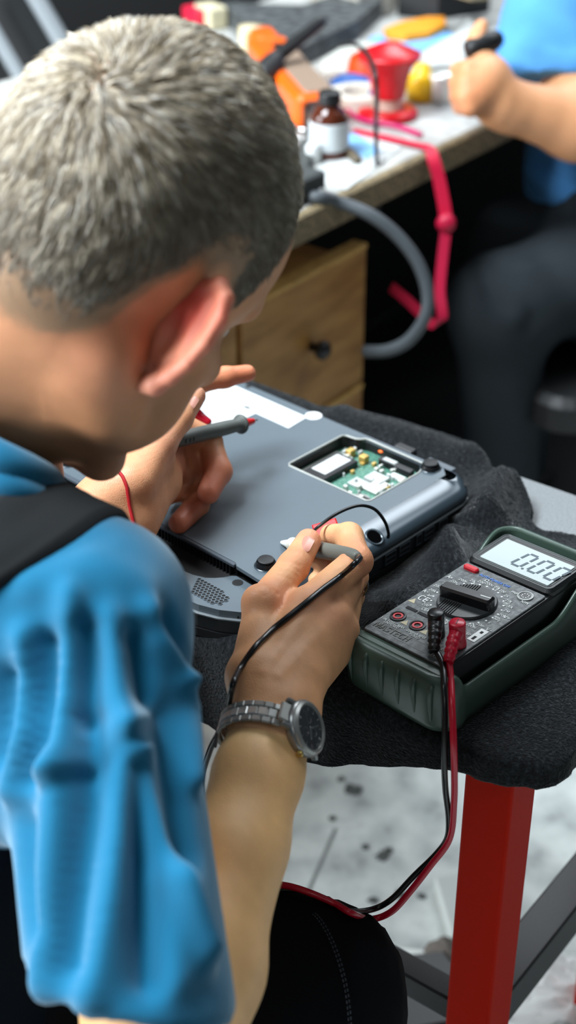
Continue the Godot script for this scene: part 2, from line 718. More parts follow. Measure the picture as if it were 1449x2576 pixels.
func build_room() -> void:
	struct("floor", bev(Vector3(7.4, 0.2, 8.4), 0.002).mesh(), M.floor, Transform3D(Basis(), Vector3(0, -0.1, -1.5)))
	struct("ceiling", bev(Vector3(7.4, 0.2, 8.4), 0.002).mesh(), M.ceiling, Transform3D(Basis(), Vector3(0, 3.1, -1.5)))
	struct("wall_back", bev(Vector3(7.4, 3.0, 0.2), 0.002).mesh(), M.wall, Transform3D(Basis(), Vector3(0, 1.5, -5.6)))
	struct("wall_front", bev(Vector3(7.4, 3.0, 0.2), 0.002).mesh(), M.wall, Transform3D(Basis(), Vector3(0, 1.5, 2.6)))
	struct("wall_left", bev(Vector3(0.2, 3.0, 8.0), 0.002).mesh(), M.wall, Transform3D(Basis(), Vector3(-3.6, 1.5, -1.5)))
	struct("wall_right", bev(Vector3(0.2, 3.0, 8.0), 0.002).mesh(), M.wall, Transform3D(Basis(), Vector3(3.6, 1.5, -1.5)))
	# patches, seam and spots on the concrete
	var seam_mat := mat(rgb(112, 116, 114), 0.8)
	for s in [[Vector3(0.02, 0.0005, -1.30), Vector3(0.06, 0.0005, -1.42)], [Vector3(-0.01, 0.0005, -1.22), Vector3(0.02, 0.0005, -1.30)]]:
		var d: Vector3 = s[1] - s[0]
		obj("joint", bev(Vector3(0.004, 0.001, d.length()), 0.0003).mesh(), seam_mat, get_node("floor"), Transform3D(Basis.looking_at(d, Vector3.UP), (s[0] + s[1]) * 0.5 - Vector3(0, -0.1, -1.5)))

func build_window() -> void:
	# daylight from a window on the left: frame, glazing bars, bright panes and an area light of their size
	var pane := mat(rgb(236, 243, 255), 0.5)
	pane.emission_enabled = true
	pane.emission = rgb(226, 238, 255)
	pane.emission_energy_multiplier = 1.4
	var t := Node3D.new()
	t.name = "window_1"
	add_child(t)
	t.position = Vector3(-3.49, 1.75, -0.1)
	t.set_meta("kind", "structure")
	for y in [-0.72, 0.0, 0.72]:
		obj("window_bar", bev(Vector3(0.06, 0.06, 2.06), 0.004).mesh(), M.white, t, Transform3D(Basis(), Vector3(0.0, y, 0)))
	for z in [-1.0, 0.0, 1.0]:
		obj("window_bar", bev(Vector3(0.055, 1.44, 0.06), 0.004).mesh(), M.white, t, Transform3D(Basis(), Vector3(0.0, 0, z)))
	for y in [-0.36, 0.36]:
		for z in [-0.5, 0.5]:
			obj("pane", bev(Vector3(0.01, 0.66, 0.94), 0.001).mesh(), pane, t, Transform3D(Basis(), Vector3(0.0, y, z)))
	var l := AreaLight3D.new()
	l.name = "window_light"
	l.area_size = Vector2(1.9, 1.34)
	l.light_energy = 18.0
	l.light_color = Color(0.96, 0.98, 1.0)
	l.area_range = 12.0
	l.area_attenuation = 2.0
	l.shadow_enabled = true
	l.transform = Transform3D(Basis(Vector3.UP, -PI / 2), Vector3(0.05, 0, 0))
	t.add_child(l)

func blob(r: float, jag: float, seed_: int, n := 18) -> PackedVector2Array:
	var g := RandomNumberGenerator.new()
	g.seed = seed_
	var o := PackedVector2Array()
	for k in n:
		var w := TAU * k / n
		o.append(Vector2(cos(w), sin(w)) * r * (1.0 + g.randf_range(-jag, jag)))
	return o

func build_lamps() -> void:
	# ceiling panels: a frame, a glowing diffuser and an area light of the same size under it
	var glow := mat(rgb(240, 246, 255), 0.5)
	glow.emission_enabled = true
	glow.emission = rgb(232, 242, 255)
	glow.emission_energy_multiplier = 1.5
	var n := 0
	for a in LAMPS:
		var t := thing("ceiling_light", ["square ceiling light panel on the left above the seated worker", "square ceiling light panel at the far end above the bench", "small ceiling light panel behind the camera", "ceiling light panel over the right of the bench"][n], "ceiling light", Transform3D(Basis(), a[0]))
		obj("frame", bev(Vector3(a[1].x + 0.08, 0.03, a[1].y + 0.08), 0.004).mesh(), M.white, t)
		obj("diffuser", bev(Vector3(a[1].x, 0.01, a[1].y), 0.002).mesh(), glow, t, Transform3D(Basis(), Vector3(0, -0.019, 0)))
		var l := AreaLight3D.new()
		l.name = "panel_light"
		l.area_size = a[1]
		l.light_energy = a[2]
		l.light_color = a[3]
		l.area_range = 12.0
		l.area_attenuation = 2.0
		l.shadow_enabled = true
		l.transform = Transform3D(Basis(Vector3.RIGHT, -PI / 2), Vector3(0, -0.03, 0))
		t.add_child(l)
		n += 1

# ---------------------------------------------------------------- table, cloth
func build_table() -> void:
	var L := Vector3(-0.8, 0, -0.6)     # along the table, away to the left
	var B := Vector3(0.6, 0, -0.8)      # across it, away to the right
	var C := Vector3(0.173, 0, -0.76)   # its near corner
	var bas := Basis(-L, Vector3.UP, -B)
	var t := thing("work_table", "narrow work table, speckled grey top and square red legs, under the black cloth", "table", Transform3D(bas, C + L * 0.5 + B * 0.18))
	obj("tabletop", bev(Vector3(0.970, 0.024, 0.336), 0.003).mesh(), M.laminate, t, Transform3D(Basis(), Vector3(-0.015, 0.643, -0.012)))
	for sx in [-1, 1]:
		for sz in [-1, 1]:
			var leg := obj("leg", slab(rrect(0.04, 0.04, 0.003, 3), 0.63).mesh(), M.red_paint, t, Transform3D(Basis(), Vector3(sx * 0.432, 0.001, 0.114 if sz == 1 else -0.160)))
			if sx == 1 and sz == 1:
				leg.set_meta("label", "red painted square steel leg")
				var sc := Geo.new()
				sc.add(lathe([Vector2(0, 0.0032), Vector2(0.003, 0.0028), Vector2(0.0052, 0.001), Vector2(0.0055, 0)], 16, false))
				obj("screw", sc.mesh(), M.steel, leg, Transform3D(Basis(Vector3.RIGHT, PI / 2), Vector3(0.004, 0.606, 0.0200)))
	obj("stretcher", bev(Vector3(0.824, 0.026, 0.024), 0.002).mesh(), M.frame_black, t, Transform3D(Basis(), Vector3(0, 0.325, 0.112)))
	for sx in [-1, 1]:
		obj("stretcher", bev(Vector3(0.034, 0.040, 0.234), 0.002).mesh(), M.frame_black, t, Transform3D(Basis(), Vector3(sx * 0.432, 0.325, -0.023)))

func build_cloth() -> void:
	# rim of the cloth on the table (x, z), how far it hangs there and how far the hem stands out
	var rim := [
		[0.163, -0.789, 0.018, 0.012], [0.113, -0.818, 0.026, 0.013], [0.058, -0.854, 0.058, 0.018], [0.005, -0.892, 0.085, 0.02], [-0.067, -0.944, 0.09, 0.02], [-0.187, -1.034, 0.07, 0.02], [-0.307, -1.124, 0.08, 0.02],
		[-0.40, -1.20, 0.1, 0.02], [-0.46, -1.30, 0.1, 0.02], [-0.42, -1.42, 0.08, 0.02], [-0.30, -1.535, 0.06, 0.02], [-0.20, -1.47, 0.05, 0.015], [-0.10, -1.397, 0.05, 0.015], [-0.033, -1.343, 0.05, 0.012], [0.006, -1.316, 0.05, 0.012],
		[0.052, -1.281, 0.05, 0.012], [0.103, -1.248, 0.03, 0.01], [0.150, -1.224, 0.012, 0.008], [0.172, -1.19, 0.010, 0.006], [0.181, -1.155, 0.010, 0.006], [0.199, -1.12, 0.010, 0.006], [0.204, -1.078, 0.010, 0.006], [0.245, -1.062, 0.010, 0.006],
		[0.298, -1.03, 0.010, 0.006], [0.345, -0.985, 0.02, 0.012], [0.294, -0.930, 0.05, 0.016], [0.240, -0.862, 0.045, 0.016], [0.200, -0.817, 0.026, 0.014]]
	var n := rim.size()
	var per := 12
	var ring := []
	for k in n:
		for s in per:
			var q := []
			var t := float(s) / per
			for e in 4:
				q.append(cubic_interpolate(rim[k][e], rim[(k + 1) % n][e], rim[(k - 1 + n) % n][e], rim[(k + 2) % n][e], t))
			ring.append(q)
	var cen := Vector2(0.02, -1.10)
	var g := Geo.new()
	var nz := FastNoiseLite.new()
	nz.frequency = 9.0
	nz.seed = 4
	var cols := ring.size()
	var rows := 0
	var lift := func(x: float, z: float) -> float:
		var p := Vector2(x, z)
		var y := 0.664 + 0.0035 * nz.get_noise_2d(x, z)
		# the wad of cloth between laptop and meter, the ridge by the far corner, soft folds
		for f in [[Vector2(0.185, -1.13), Vector2(0.125, -0.99), 0.030, 0.020], [Vector2(0.125, -0.99), Vector2(0.075, -0.93), 0.024, 0.016], [Vector2(0.16, -1.20), Vector2(0.05, -1.275), 0.012, 0.018], [Vector2(0.24, -1.02), Vector2(0.20, -0.90), 0.012, 0.022], [Vector2(0.02, -0.885), Vector2(-0.07, -0.955), 0.010, 0.02]]:
			var c := Geometry2D.get_closest_point_to_segment(p, f[0], f[1])
			var d: float = p.distance_to(c) / f[3]
			y += f[2] * exp(-d * d)
		return y
	# rings towards the middle, then over the rim and down to the hem, then the underside of the hem
	for e in [0.0, 0.12, 0.24, 0.36, 0.47, 0.57, 0.66, 0.74, 0.81, 0.87, 0.92, 0.96, 1.0]:
		for q in ring:
			var p := cen.lerp(Vector2(q[0], q[1]), e)
			g.v.append(Vector3(p.x, lift.call(p.x, p.y), p.y))
		rows += 1
	for e in [0.12, 0.3, 0.5, 0.7, 0.88, 1.0]:
		for k in cols:
			var q: Array = ring[k]
			var a: Array = ring[(k + 1) % cols]
			var b: Array = ring[(k - 1 + cols) % cols]
			var out := Vector2(a[1] - b[1], b[0] - a[0]).normalized()
			if out.dot(Vector2(q[0], q[1]) - cen) < 0.0:
				out = -out
			var far: float = q[3] * sin(minf(e * 2.2, 1.0) * PI / 2)
			var down: float = q[2] * (1.0 - cos(e * PI / 2)) if e < 0.6 else q[2] * lerpf(0.41, 1.0, (e - 0.6) / 0.4)
			var wav: float = 0.004 * sin(k * 0.21) * e + 0.006 * nz.get_noise_2d(q[0] * 2.0, q[1] * 2.0) * e
			var p: Vector2 = Vector2(q[0], q[1]) + out * (far + wav)
			g.v.append(Vector3(p.x, lift.call(q[0], q[1]) - down, p.y))
		rows += 1
	for e in [[0.5, 0.0035], [1.0, 0.002], [1.0, -0.004]]:
		for k in cols:
			var q := g.v[(rows - 1) * cols + k] if e[0] < 0.9 and rows == 19 else g.v[18 * cols + k]
			var dirc := (cen - Vector2(q.x, q.z)).normalized()
			g.v.append(q + Vector3(dirc.x * 0.006 * e[0], -0.003 if e[1] > 0.003 else (-0.001 if e[1] > 0.0 else 0.008), dirc.y * 0.006 * e[0]))
		rows += 1
	for r in rows - 1:
		for k in cols:
			var m := (k + 1) % cols
			g.quad(r * cols + k, r * cols + m, (r + 1) * cols + m, (r + 1) * cols + k)
	if (g.v[g.i[60 * cols + 1]] - g.v[g.i[60 * cols]]).cross(g.v[g.i[60 * cols + 2]] - g.v[g.i[60 * cols]]).y < 0.0:
		for k in range(0, g.i.size(), 3):
			var q := g.i[k + 1]
			g.i[k + 1] = g.i[k + 2]
			g.i[k + 2] = q
	var o := obj("felt_cloth", g.mesh(), M.felt)
	tag(o, "thick black felt cloth draped over the work table under the laptop and meter", "cloth")
	# lint caught in the felt
	var fuzz := MultiMesh.new()
	fuzz.transform_format = MultiMesh.TRANSFORM_3D
	var fib := Geo.new()
	var arc := PackedVector3Array()
	for k in 5:
		arc.append(Vector3((k - 2) * 0.25, 0.10 * (4 - (k - 2) * (k - 2)) * 0.25, 0.06 * sin(k * 1.7)))
	fib = tube(arc, 0.045, 3)
	fuzz.mesh = fib.mesh()
	var pts := []
	var r2 := RandomNumberGenerator.new()
	r2.seed = 77
	for k in 16000:
		var row := r2.randi_range(5, 17)
		var col := r2.randi_range(0, cols - 2)
		var a := g.v[row * cols + col]
		var b := g.v[row * cols + col + 1]
		var c := g.v[(row + 1) * cols + col]
		var p := a + (b - a) * r2.randf() + (c - a) * r2.randf()
		var nn := (b - a).cross(c - a).normalized()
		if nn.y < 0.0:
			nn = -nn
		var bs := basis_to(nn, Vector3(r2.randf_range(-1, 1), 0.1, r2.randf_range(-1, 1))).rotated(nn, r2.randf() * TAU)
		pts.append(Transform3D(bs.scaled_local(Vector3.ONE * r2.randf_range(0.0014, 0.0042)), p + nn * 0.0002))
	fuzz.instance_count = pts.size()
	for k in pts.size():
		fuzz.set_instance_transform(k, pts[k])
	var mm := MultiMeshInstance3D.new()
	mm.name = "felt_fibres"
	mm.multimesh = fuzz
	mm.material_override = mat(rgb(56, 60, 62), 1.0, 0.0, 0.1)
	mm.set_meta("kind", "stuff")
	o.add_child(mm, true)

# ---------------------------------------------------------------- the upturned laptop
func strip(rows: Array) -> Geo:
	# rows of equally many points joined into a surface
	var g := Geo.new()
	var n: int = rows[0].size()
	for r in rows:
		for p in r:
			g.v.append(p)
	for k in rows.size() - 1:
		for s in n - 1:
			g.quad(k * n + s, k * n + s + 1, (k + 1) * n + s + 1, (k + 1) * n + s)
	return g

func bx(parent: Node, called: String, m: Material, u0: float, u1: float, y0: float, y1: float, v0: float, v1: float, r := 0.0006) -> MeshInstance3D:
	# a chamfered block between limits in the laptop's own axes (u along, v across, y up)
	return obj(called, bev(Vector3(absf(u1 - u0), absf(y1 - y0), absf(v1 - v0)), r).mesh(), m, parent, Transform3D(Basis(), Vector3((u0 + u1) / 2, (y0 + y1) / 2, -(v0 + v1) / 2)))

func flatuv(pts: Array) -> PackedVector2Array:
	var o := PackedVector2Array()
	for p in pts:
		o.append(Vector2(p[0], -p[1]))
	return o

func build_laptop() -> void:
	var X := Vector3(0.7337, 0, 0.6794)
	var Z := Vector3(-0.6794, 0, 0.7337)
	var t := thing("laptop", "dark grey laptop lying upside down on the black felt with an open memory hatch", "laptop", Transform3D(Basis(X, Vector3.UP, Z), Vector3(-0.0402, 0.70, -0.9701)))
	var hatch := [[-0.0715, 0.138], [0.0135, 0.138], [0.0165, 0.1405], [0.0175, 0.2025], [0.0135, 0.2165], [0.010, 0.2185], [-0.050, 0.2195], [-0.0545, 0.2185], [-0.0575, 0.2145], [-0.061, 0.2125], [-0.070, 0.2115], [-0.0735, 0.2085], [-0.074, 0.1405]]
	var hole := flatuv(hatch)
	# deck in two halves round the hatch, its rolled right and far edges as one sweep
	var lc := Geo.new()
	for r in [[[-0.30, 0.0], [-0.028, 0.0], [-0.028, 0.224], [-0.30, 0.224]], [[-0.028, 0.0], [0.0, 0.0], [0.004, -0.003], [0.034, -0.0055], [0.036, 0.0], [0.036, 0.216], [0.028, 0.224], [-0.028, 0.224]]]:
		var cut := Geometry2D.clip_polygons(flatuv(r), hole)
		for q in cut:
			lc.add(slab(q, 0.003), Transform3D(Basis(), Vector3(0, -0.003, 0)))
	var case := obj("bottom_cover", lc.mesh(), M.deck, t)
	# rolled edge: right side, rounded far corner, far side
	var path := []
	for k in 40:
		path.append([Vector2(0.061, lerpf(-0.012, 0.206, k / 39.0)), Vector2(1, 0), 0.025])
	for k in 12:
		var w := PI / 2 * (k + 1) / 13.0
		path.append([Vector2(0.041 + 0.020 * cos(w), 0.209 + 0.020 * sin(w)), Vector2(cos(w), sin(w)), lerpf(0.025, 0.005, (k + 1) / 13.0)])
	for k in 20:
		path.append([Vector2(lerpf(0.038, -0.30, k / 19.0), 0.229), Vector2(0, 1), 0.005])
	var rows := []
	for k in 11:
		var f := PI / 2 * k / 10.0
		var row := []
		for q in path:
			var p: Vector2 = q[0] - q[1] * q[2] * (1.0 - cos(f))
			row.append(Vector3(p.x, -0.0125 * (1.0 - sin(f)), -p.y))
		rows.append(row)
	var roll := strip(rows)
	roll.smooth()
	if roll.n[5].y < 0.0 or roll.n[11].x < 0.0:
		for k in range(0, roll.i.size(), 3):
			var q := roll.i[k + 1]
			roll.i[k + 1] = roll.i[k + 2]
			roll.i[k + 2] = q
		roll.smooth()
	obj("rolled_edge", roll.mesh(), M.deck_gloss, t)
	# black gap, pale trim line and the side wall with its ports, then the lid below
	var out := [[-0.30, -0.056], [-0.03, -0.056], [-0.008, -0.0545], [0.010, -0.0515], [0.026, -0.046], [0.040, -0.0375], [0.050, -0.027], [0.0565, -0.014], [0.0605, 0.004], [0.061, 0.208], [0.058, 0.219], [0.051, 0.226], [0.041, 0.229], [-0.30, 0.229]]
	var po := flatuv(out)
	obj("gap", slab(Geometry2D.offset_polygon(po, -0.0015)[0], 0.0024).mesh(), M.black_matte, t, Transform3D(Basis(), Vector3(0, -0.0152, 0)))
	obj("trim_line", slab(Geometry2D.offset_polygon(po, 0.0008)[0], 0.0014, 0.0004).mesh(), mat(rgb(150, 158, 162), 0.3, 0.6), t, Transform3D(Basis(), Vector3(0, -0.0166, 0)))
	obj("side_wall", slab(po, 0.0118).mesh(), M.deck_black, t, Transform3D(Basis(), Vector3(0, -0.0284, 0)))
	obj("lid", slab(Geometry2D.offset_polygon(po, 0.0012)[0], 0.0072, 0.0014).mesh(), M.black_satin, t, Transform3D(Basis(), Vector3(0, -0.0360, 0)))
	# ports in the right side wall: raised rims round dark openings
	var rimm := mat(rgb(46, 54, 60), 0.3)
	for p in [[0.113, 0.0125], [0.131, 0.0125], [0.1495, 0.0065], [0.1625, 0.012], [0.181, 0.010]]:
		var port := obj("port", bev(Vector3(0.0012, 0.0088, p[1]), 0.0003).mesh(), M.black_matte, t, Transform3D(Basis(), Vector3(0.0611, -0.0222, -p[0])))
		for e in [[-1, 0], [1, 0], [0, -1], [0, 1], [0, 0]]:
			if e == [0, 0] and p[1] < 0.012:
				continue
			var sz := Vector3(0.0016, 0.0009, p[1] + 0.001) if e[1] != 0 or e == [0, 0] else Vector3(0.0016, 0.0092, 0.0009)
			obj("rim", bev(sz, 0.0002).mesh(), rimm, port, Transform3D(Basis(), Vector3(0.0006, e[1] * 0.0046, e[0] * p[1] / 2)))
	# screw recess on the rolled edge
	var nrm := Vector3(0.46, 0.89, 0).normalized()
	var rec := obj("screw_recess", lathe([Vector2(0.0082, -0.001), Vector2(0.0079, 0.0006), Vector2(0.0066, 0.0004), Vector2(0.0060, -0.0006)], 24, false).mesh(), M.deck_gloss, t, Transform3D(basis_to(nrm, Vector3(0, 0, 1)), Vector3(0.0520, -0.0027, -0.104)))
	obj("opening", lathe([Vector2(0.0062, 0), Vector2(0, 0.0001)], 24).mesh(), mat(rgb(5, 5, 6), 1.0, 0.0, 0.05), rec)
	# hatch: well floor, walls, pale lip
	bx(t, "circuit_board", M.pcb, -0.078, 0.022, -0.0135, -0.0115, 0.134, 0.224)
	var wall := Geo.new()
	var lip := PackedVector3Array()
	for k in hatch.size():
		var a: Array = hatch[k]
		var b: Array = hatch[(k + 1) % hatch.size()]
		lip.append(Vector3(a[0], 0.0002, -a[1]))
		var at := wall.v.size()
		wall.v.append_array([Vector3(a[0], -0.0005, -a[1]), Vector3(b[0], -0.0005, -b[1]), Vector3(b[0], -0.0125, -b[1]), Vector3(a[0], -0.0125, -a[1])])
		wall.quad(at, at + 1, at + 2, at + 3)
	wall.flat()
	obj("hatch_wall", wall.mesh(), M.black, t)
	obj("hatch_lip", tube(lip, 0.0008, 6, true).mesh(), mat(rgb(176, 178, 172), 0.4), t)
	var card := bx(t, "wireless_card", M.chip, -0.064, -0.040, -0.0115, -0.0055, 0.145, 0.192)
	obj("card_label", bev(Vector3(0.016, 0.0004, 0.034), 0.0001).mesh(), M.paper, card, Transform3D(Basis(), Vector3(-0.001, 0.0032, -0.003)))
	for c in [["connector", M.chip, -0.034, -0.010, -0.007, 0.1415, 0.1455], ["connector", M.chip, -0.002, 0.012, -0.008, 0.150, 0.154], ["foil_shield", M.foil, -0.028, -0.012, -0.0095, 0.163, 0.176], ["foil_shield", M.tin, -0.012, 0.003, -0.009, 0.165, 0.185], ["foil_shield", M.foil, -0.022, -0.004, -0.008, 0.178, 0.192],
			["capacitor", M.gold, -0.060, -0.054, -0.0045, 0.198, 0.2055], ["capacitor", M.gold, -0.045, -0.038, -0.0045, 0.198, 0.2045], ["capacitor", M.gold, 0.008, 0.0135, -0.007, 0.192, 0.199], ["heat_pipe", M.chip, -0.030, 0.006, -0.005, 0.2065, 0.2125], ["ribbon", M.foil, -0.026, -0.012, -0.0042, 0.2075, 0.2125],
			["ribbon", M.white, -0.008, 0.006, -0.008, 0.196, 0.2015], ["board_edge", M.foil, 0.006, 0.0165, -0.009, 0.146, 0.188], ["board_edge", M.tin, -0.072, -0.065, -0.0105, 0.140, 0.2]]:
		bx(t, c[0], c[1], c[2], c[3], -0.0116, c[4], c[5], c[6], 0.0005)
	obj("coin_cell", lathe([Vector2(0.0096, 0), Vector2(0.0098, 0.0012), Vector2(0.0092, 0.0026), Vector2(0.0050, 0.0030), Vector2(0, 0.0031)], 28, false).mesh(), M.tin, t, Transform3D(Basis(), Vector3(-0.0005, -0.0112, -0.1475)))
	obj("status_light", ball(Vector3(0.0026, 0.0012, 0.0016), 8).mesh(), M.amber_led, t, Transform3D(Basis(), Vector3(-0.0345, -0.0040, -0.2155)))
	var r := RandomNumberGenerator.new()
	r.seed = 5
	var tones := [M.tin, M.foil, M.gold, M.chip, M.white, M.tin]
	for k in 110:
		var u := r.randf_range(-0.070, 0.014)
		var v := r.randf_range(0.141, 0.214)
		if u < -0.038 and v < 0.196:
			continue
		if absf(u + 0.012) < 0.018 and v > 0.158 and v < 0.194 and k % 4 > 0:
			continue
		var sx := r.randf_range(0.0012, 0.0046)
		var sz := r.randf_range(0.0012, 0.0046)
		bx(t, "component", tones[r.randi() % 6], u - sx / 2, u + sx / 2, -0.0118, -0.0110 + r.randf() * 0.0045, v - sz / 2, v + sz / 2, 0.0003)
	# service sticker with blurred print, round sticker
	var st := obj("service_label", slab(flatuv([[-0.262, 0.146], [-0.160, 0.146], [-0.1585, 0.1875], [-0.1175, 0.1868], [-0.1195, 0.2135], [-0.262, 0.2145]]), 0.0003).mesh(), M.paper, t, Transform3D(Basis(), Vector3(0, 0.0001, 0)))
	for k in 13:
		var v := 0.152 + 0.0048 * k
		var to := -0.168 if v < 0.187 else -0.140
		obj("print_line", bev(Vector3(0.060 * (0.55 + 0.45 * absf(sin(k * 2.3))), 0.0001, 0.0017), 0.00004).mesh(), M.ink, st, Transform3D(Basis(), Vector3(to - 0.040, 0.0003, -v)))
	obj("print_mark", bev(Vector3(0.006, 0.0001, 0.004), 0.00004).mesh(), M.ink, st, Transform3D(Basis(), Vector3(-0.172, 0.0003, -0.190)))
	obj("round_sticker", lathe([Vector2(0.0078, 0), Vector2(0.0078, 0.0003), Vector2(0, 0.00035)], 24).mesh(), M.white, t, Transform3D(Basis(), Vector3(-0.117, 0.0001, -0.2195)))
	# feet, latches, screw holes
	for p in [[0.0201, 0.0126], [0.0195, 0.2165], [-0.215, 0.0126]]:
		var foot := obj("rubber_foot", lathe([Vector2(0.0084, 0), Vector2(0.0086, 0.001), Vector2(0.0076, 0.0034), Vector2(0.0072, 0.0036), Vector2(0.0071, 0.0046)], 28, false).mesh(), M.black_satin, t, Transform3D(Basis(), Vector3(p[0], 0, -p[1])))
		obj("pad", lathe([Vector2(0.0058, 0.0028), Vector2(0.0066, 0.0054), Vector2(0.0060, 0.0062), Vector2(0, 0.0064)], 28, false).mesh(), M.rubber, foot)
		obj("seat_ring", lathe([Vector2(0.0094, 0), Vector2(0.0092, 0.0006), Vector2(0.0084, 0.0008)], 28, false).mesh(), M.deck_gloss, foot)
	for p in [[-0.2014, 0.2215, 0.0026], [0.053, 0.222, 0.003]]:
		obj("screw_hole", lathe([Vector2(p[2], 0), Vector2(p[2] * 0.8, 0.0003), Vector2(0, 0.0002)], 20, false).mesh(), M.black_matte, t, Transform3D(Basis(), Vector3(p[0], 0.0002 if p[0] < 0 else -0.0045, -p[1])))
	bx(t, "latch", M.deck_black, -0.031, -0.011, -0.011, -0.0015, 0.229, 0.2375, 0.001)
	bx(t, "latch_plate", mat(rgb(84, 92, 98), 0.35, 0.2), 0.001, 0.030, -0.0085, -0.0055, 0.226, 0.240, 0.0008)
	# battery bay: lip, ribbed wall, floor, speaker panel with honeycomb
	bx(t, "bay_lip", mat(rgb(66, 74, 82), 0.35), -0.298, 0.001, -0.0034, -0.0004, -0.0030, 0.0006, 0.0005)
	bx(t, "bay_wall", M.black_satin, -0.298, 0.0005, -0.0152, -0.0030, 0.0010, 0.0022, 0.0003)
	for k in 80:
		bx(t, "vent_rib", M.deck_black, -0.294 + k * 0.00365, -0.2925 + k * 0.00365, -0.0148, -0.0034, -0.0022, 0.0012, 0.0004)
	var bay := Geometry2D.offset_polygon(flatuv([[-0.298, -0.052], [-0.03, -0.052], [0.008, -0.049], [0.03, -0.040], [0.05, -0.02], [0.056, 0.0], [-0.298, 0.0]]), 0.0)[0]
	obj("bay_floor", slab(bay, 0.0016).mesh(), M.black_satin, t, Transform3D(Basis(), Vector3(0, -0.0165, 0)))
	var panel := flatuv([[-0.298, -0.0545], [-0.03, -0.0545], [-0.008, -0.053], [0.010, -0.050], [0.026, -0.0445], [0.0395, -0.036], [0.049, -0.0255], [0.0555, -0.013], [0.058, -0.006], [0.004, -0.0035], [0.001, -0.006], [-0.002, -0.0115], [-0.0065, -0.0170], [-0.012, -0.0215], [-0.022, -0.0250], [-0.04, -0.0275], [-0.298, -0.0300]])
	var pn := obj("hinge_panel", slab(panel, 0.0060, 0.0009).mesh(), M.deck, t, Transform3D(Basis(), Vector3(0, -0.0150, 0)))
	obj("screw_hole", lathe([Vector2(0.0044, 0.0060), Vector2(0.0042, 0.0063), Vector2(0.0038, 0.0062), Vector2(0, 0.0062)], 22, false).mesh(), M.black_matte, pn, Transform3D(Basis(), Vector3(0.0111, 0, 0.0094)))
	var cell := Geo.new()
	var hx := []
	for k in 6:
		var w := PI / 6 + PI / 3 * k
		hx.append(Vector2(cos(w), sin(w)))
	for k in 6:
		var a: Vector2 = hx[k]
		var b: Vector2 = hx[(k + 1) % 6]
		var at := cell.v.size()
		var R := 0.00200
		var q := 0.00158
		cell.v.append_array([Vector3(a.x * R, 0.0006, a.y * R), Vector3(b.x * R, 0.0006, b.y * R), Vector3(b.x * q, 0.0006, b.y * q), Vector3(a.x * q, 0.0006, a.y * q), Vector3(b.x * q, 0, b.y * q), Vector3(a.x * q, 0, a.y * q), Vector3(a.x * R, 0, a.y * R), Vector3(b.x * R, 0, b.y * R)])
		cell.quad(at, at + 3, at + 2, at + 1)
		cell.quad(at + 3, at + 5, at + 4, at + 2)
		cell.quad(at, at + 1, at + 7, at + 6)
	cell.flat()
	var cm := cell.mesh()
	var pit := lathe([Vector2(0.00158, 0.00012), Vector2(0, 0.00012)], 6).mesh()
	var pitm: Material = M.black_matte
	for row in 6:
		for col in 13:
			var u := -0.0168 + col * 0.00346 + (0.00173 if row % 2 else 0.0)
			var v := -0.0265 - row * 0.0030
			# a slanted block of cells, clear of the rim
			if u < -0.0165 + row * 0.0022 or u > 0.0210 + row * 0.0006 or (u > 0.012 and row == 0) or (row == 5 and u > 0.018):
				continue
			var c := obj("grille_cell", cm, M.deck, pn, Transform3D(Basis(), Vector3(u, 0.0060, -v)))
			obj("opening", pit, pitm, pn, Transform3D(Basis(Vector3.UP, PI / 6), Vector3(u, 0.0060, -v)))
			c.set_meta("kind", "part")

# ---------------------------------------------------------------- multimeter in its green holster
func meter_text(t: Node, s: String, x: float, z: float, h: float, m: Material, turn := 0.0) -> void:
	var b := Basis(Vector3(1, 0, 0), Vector3(0, 0, -1), Vector3(0, 1, 0)).rotated(Vector3.UP, turn)
	lettering(s, h, m, "print", t, Transform3D(b, Vector3(x, 0.0003, z)))

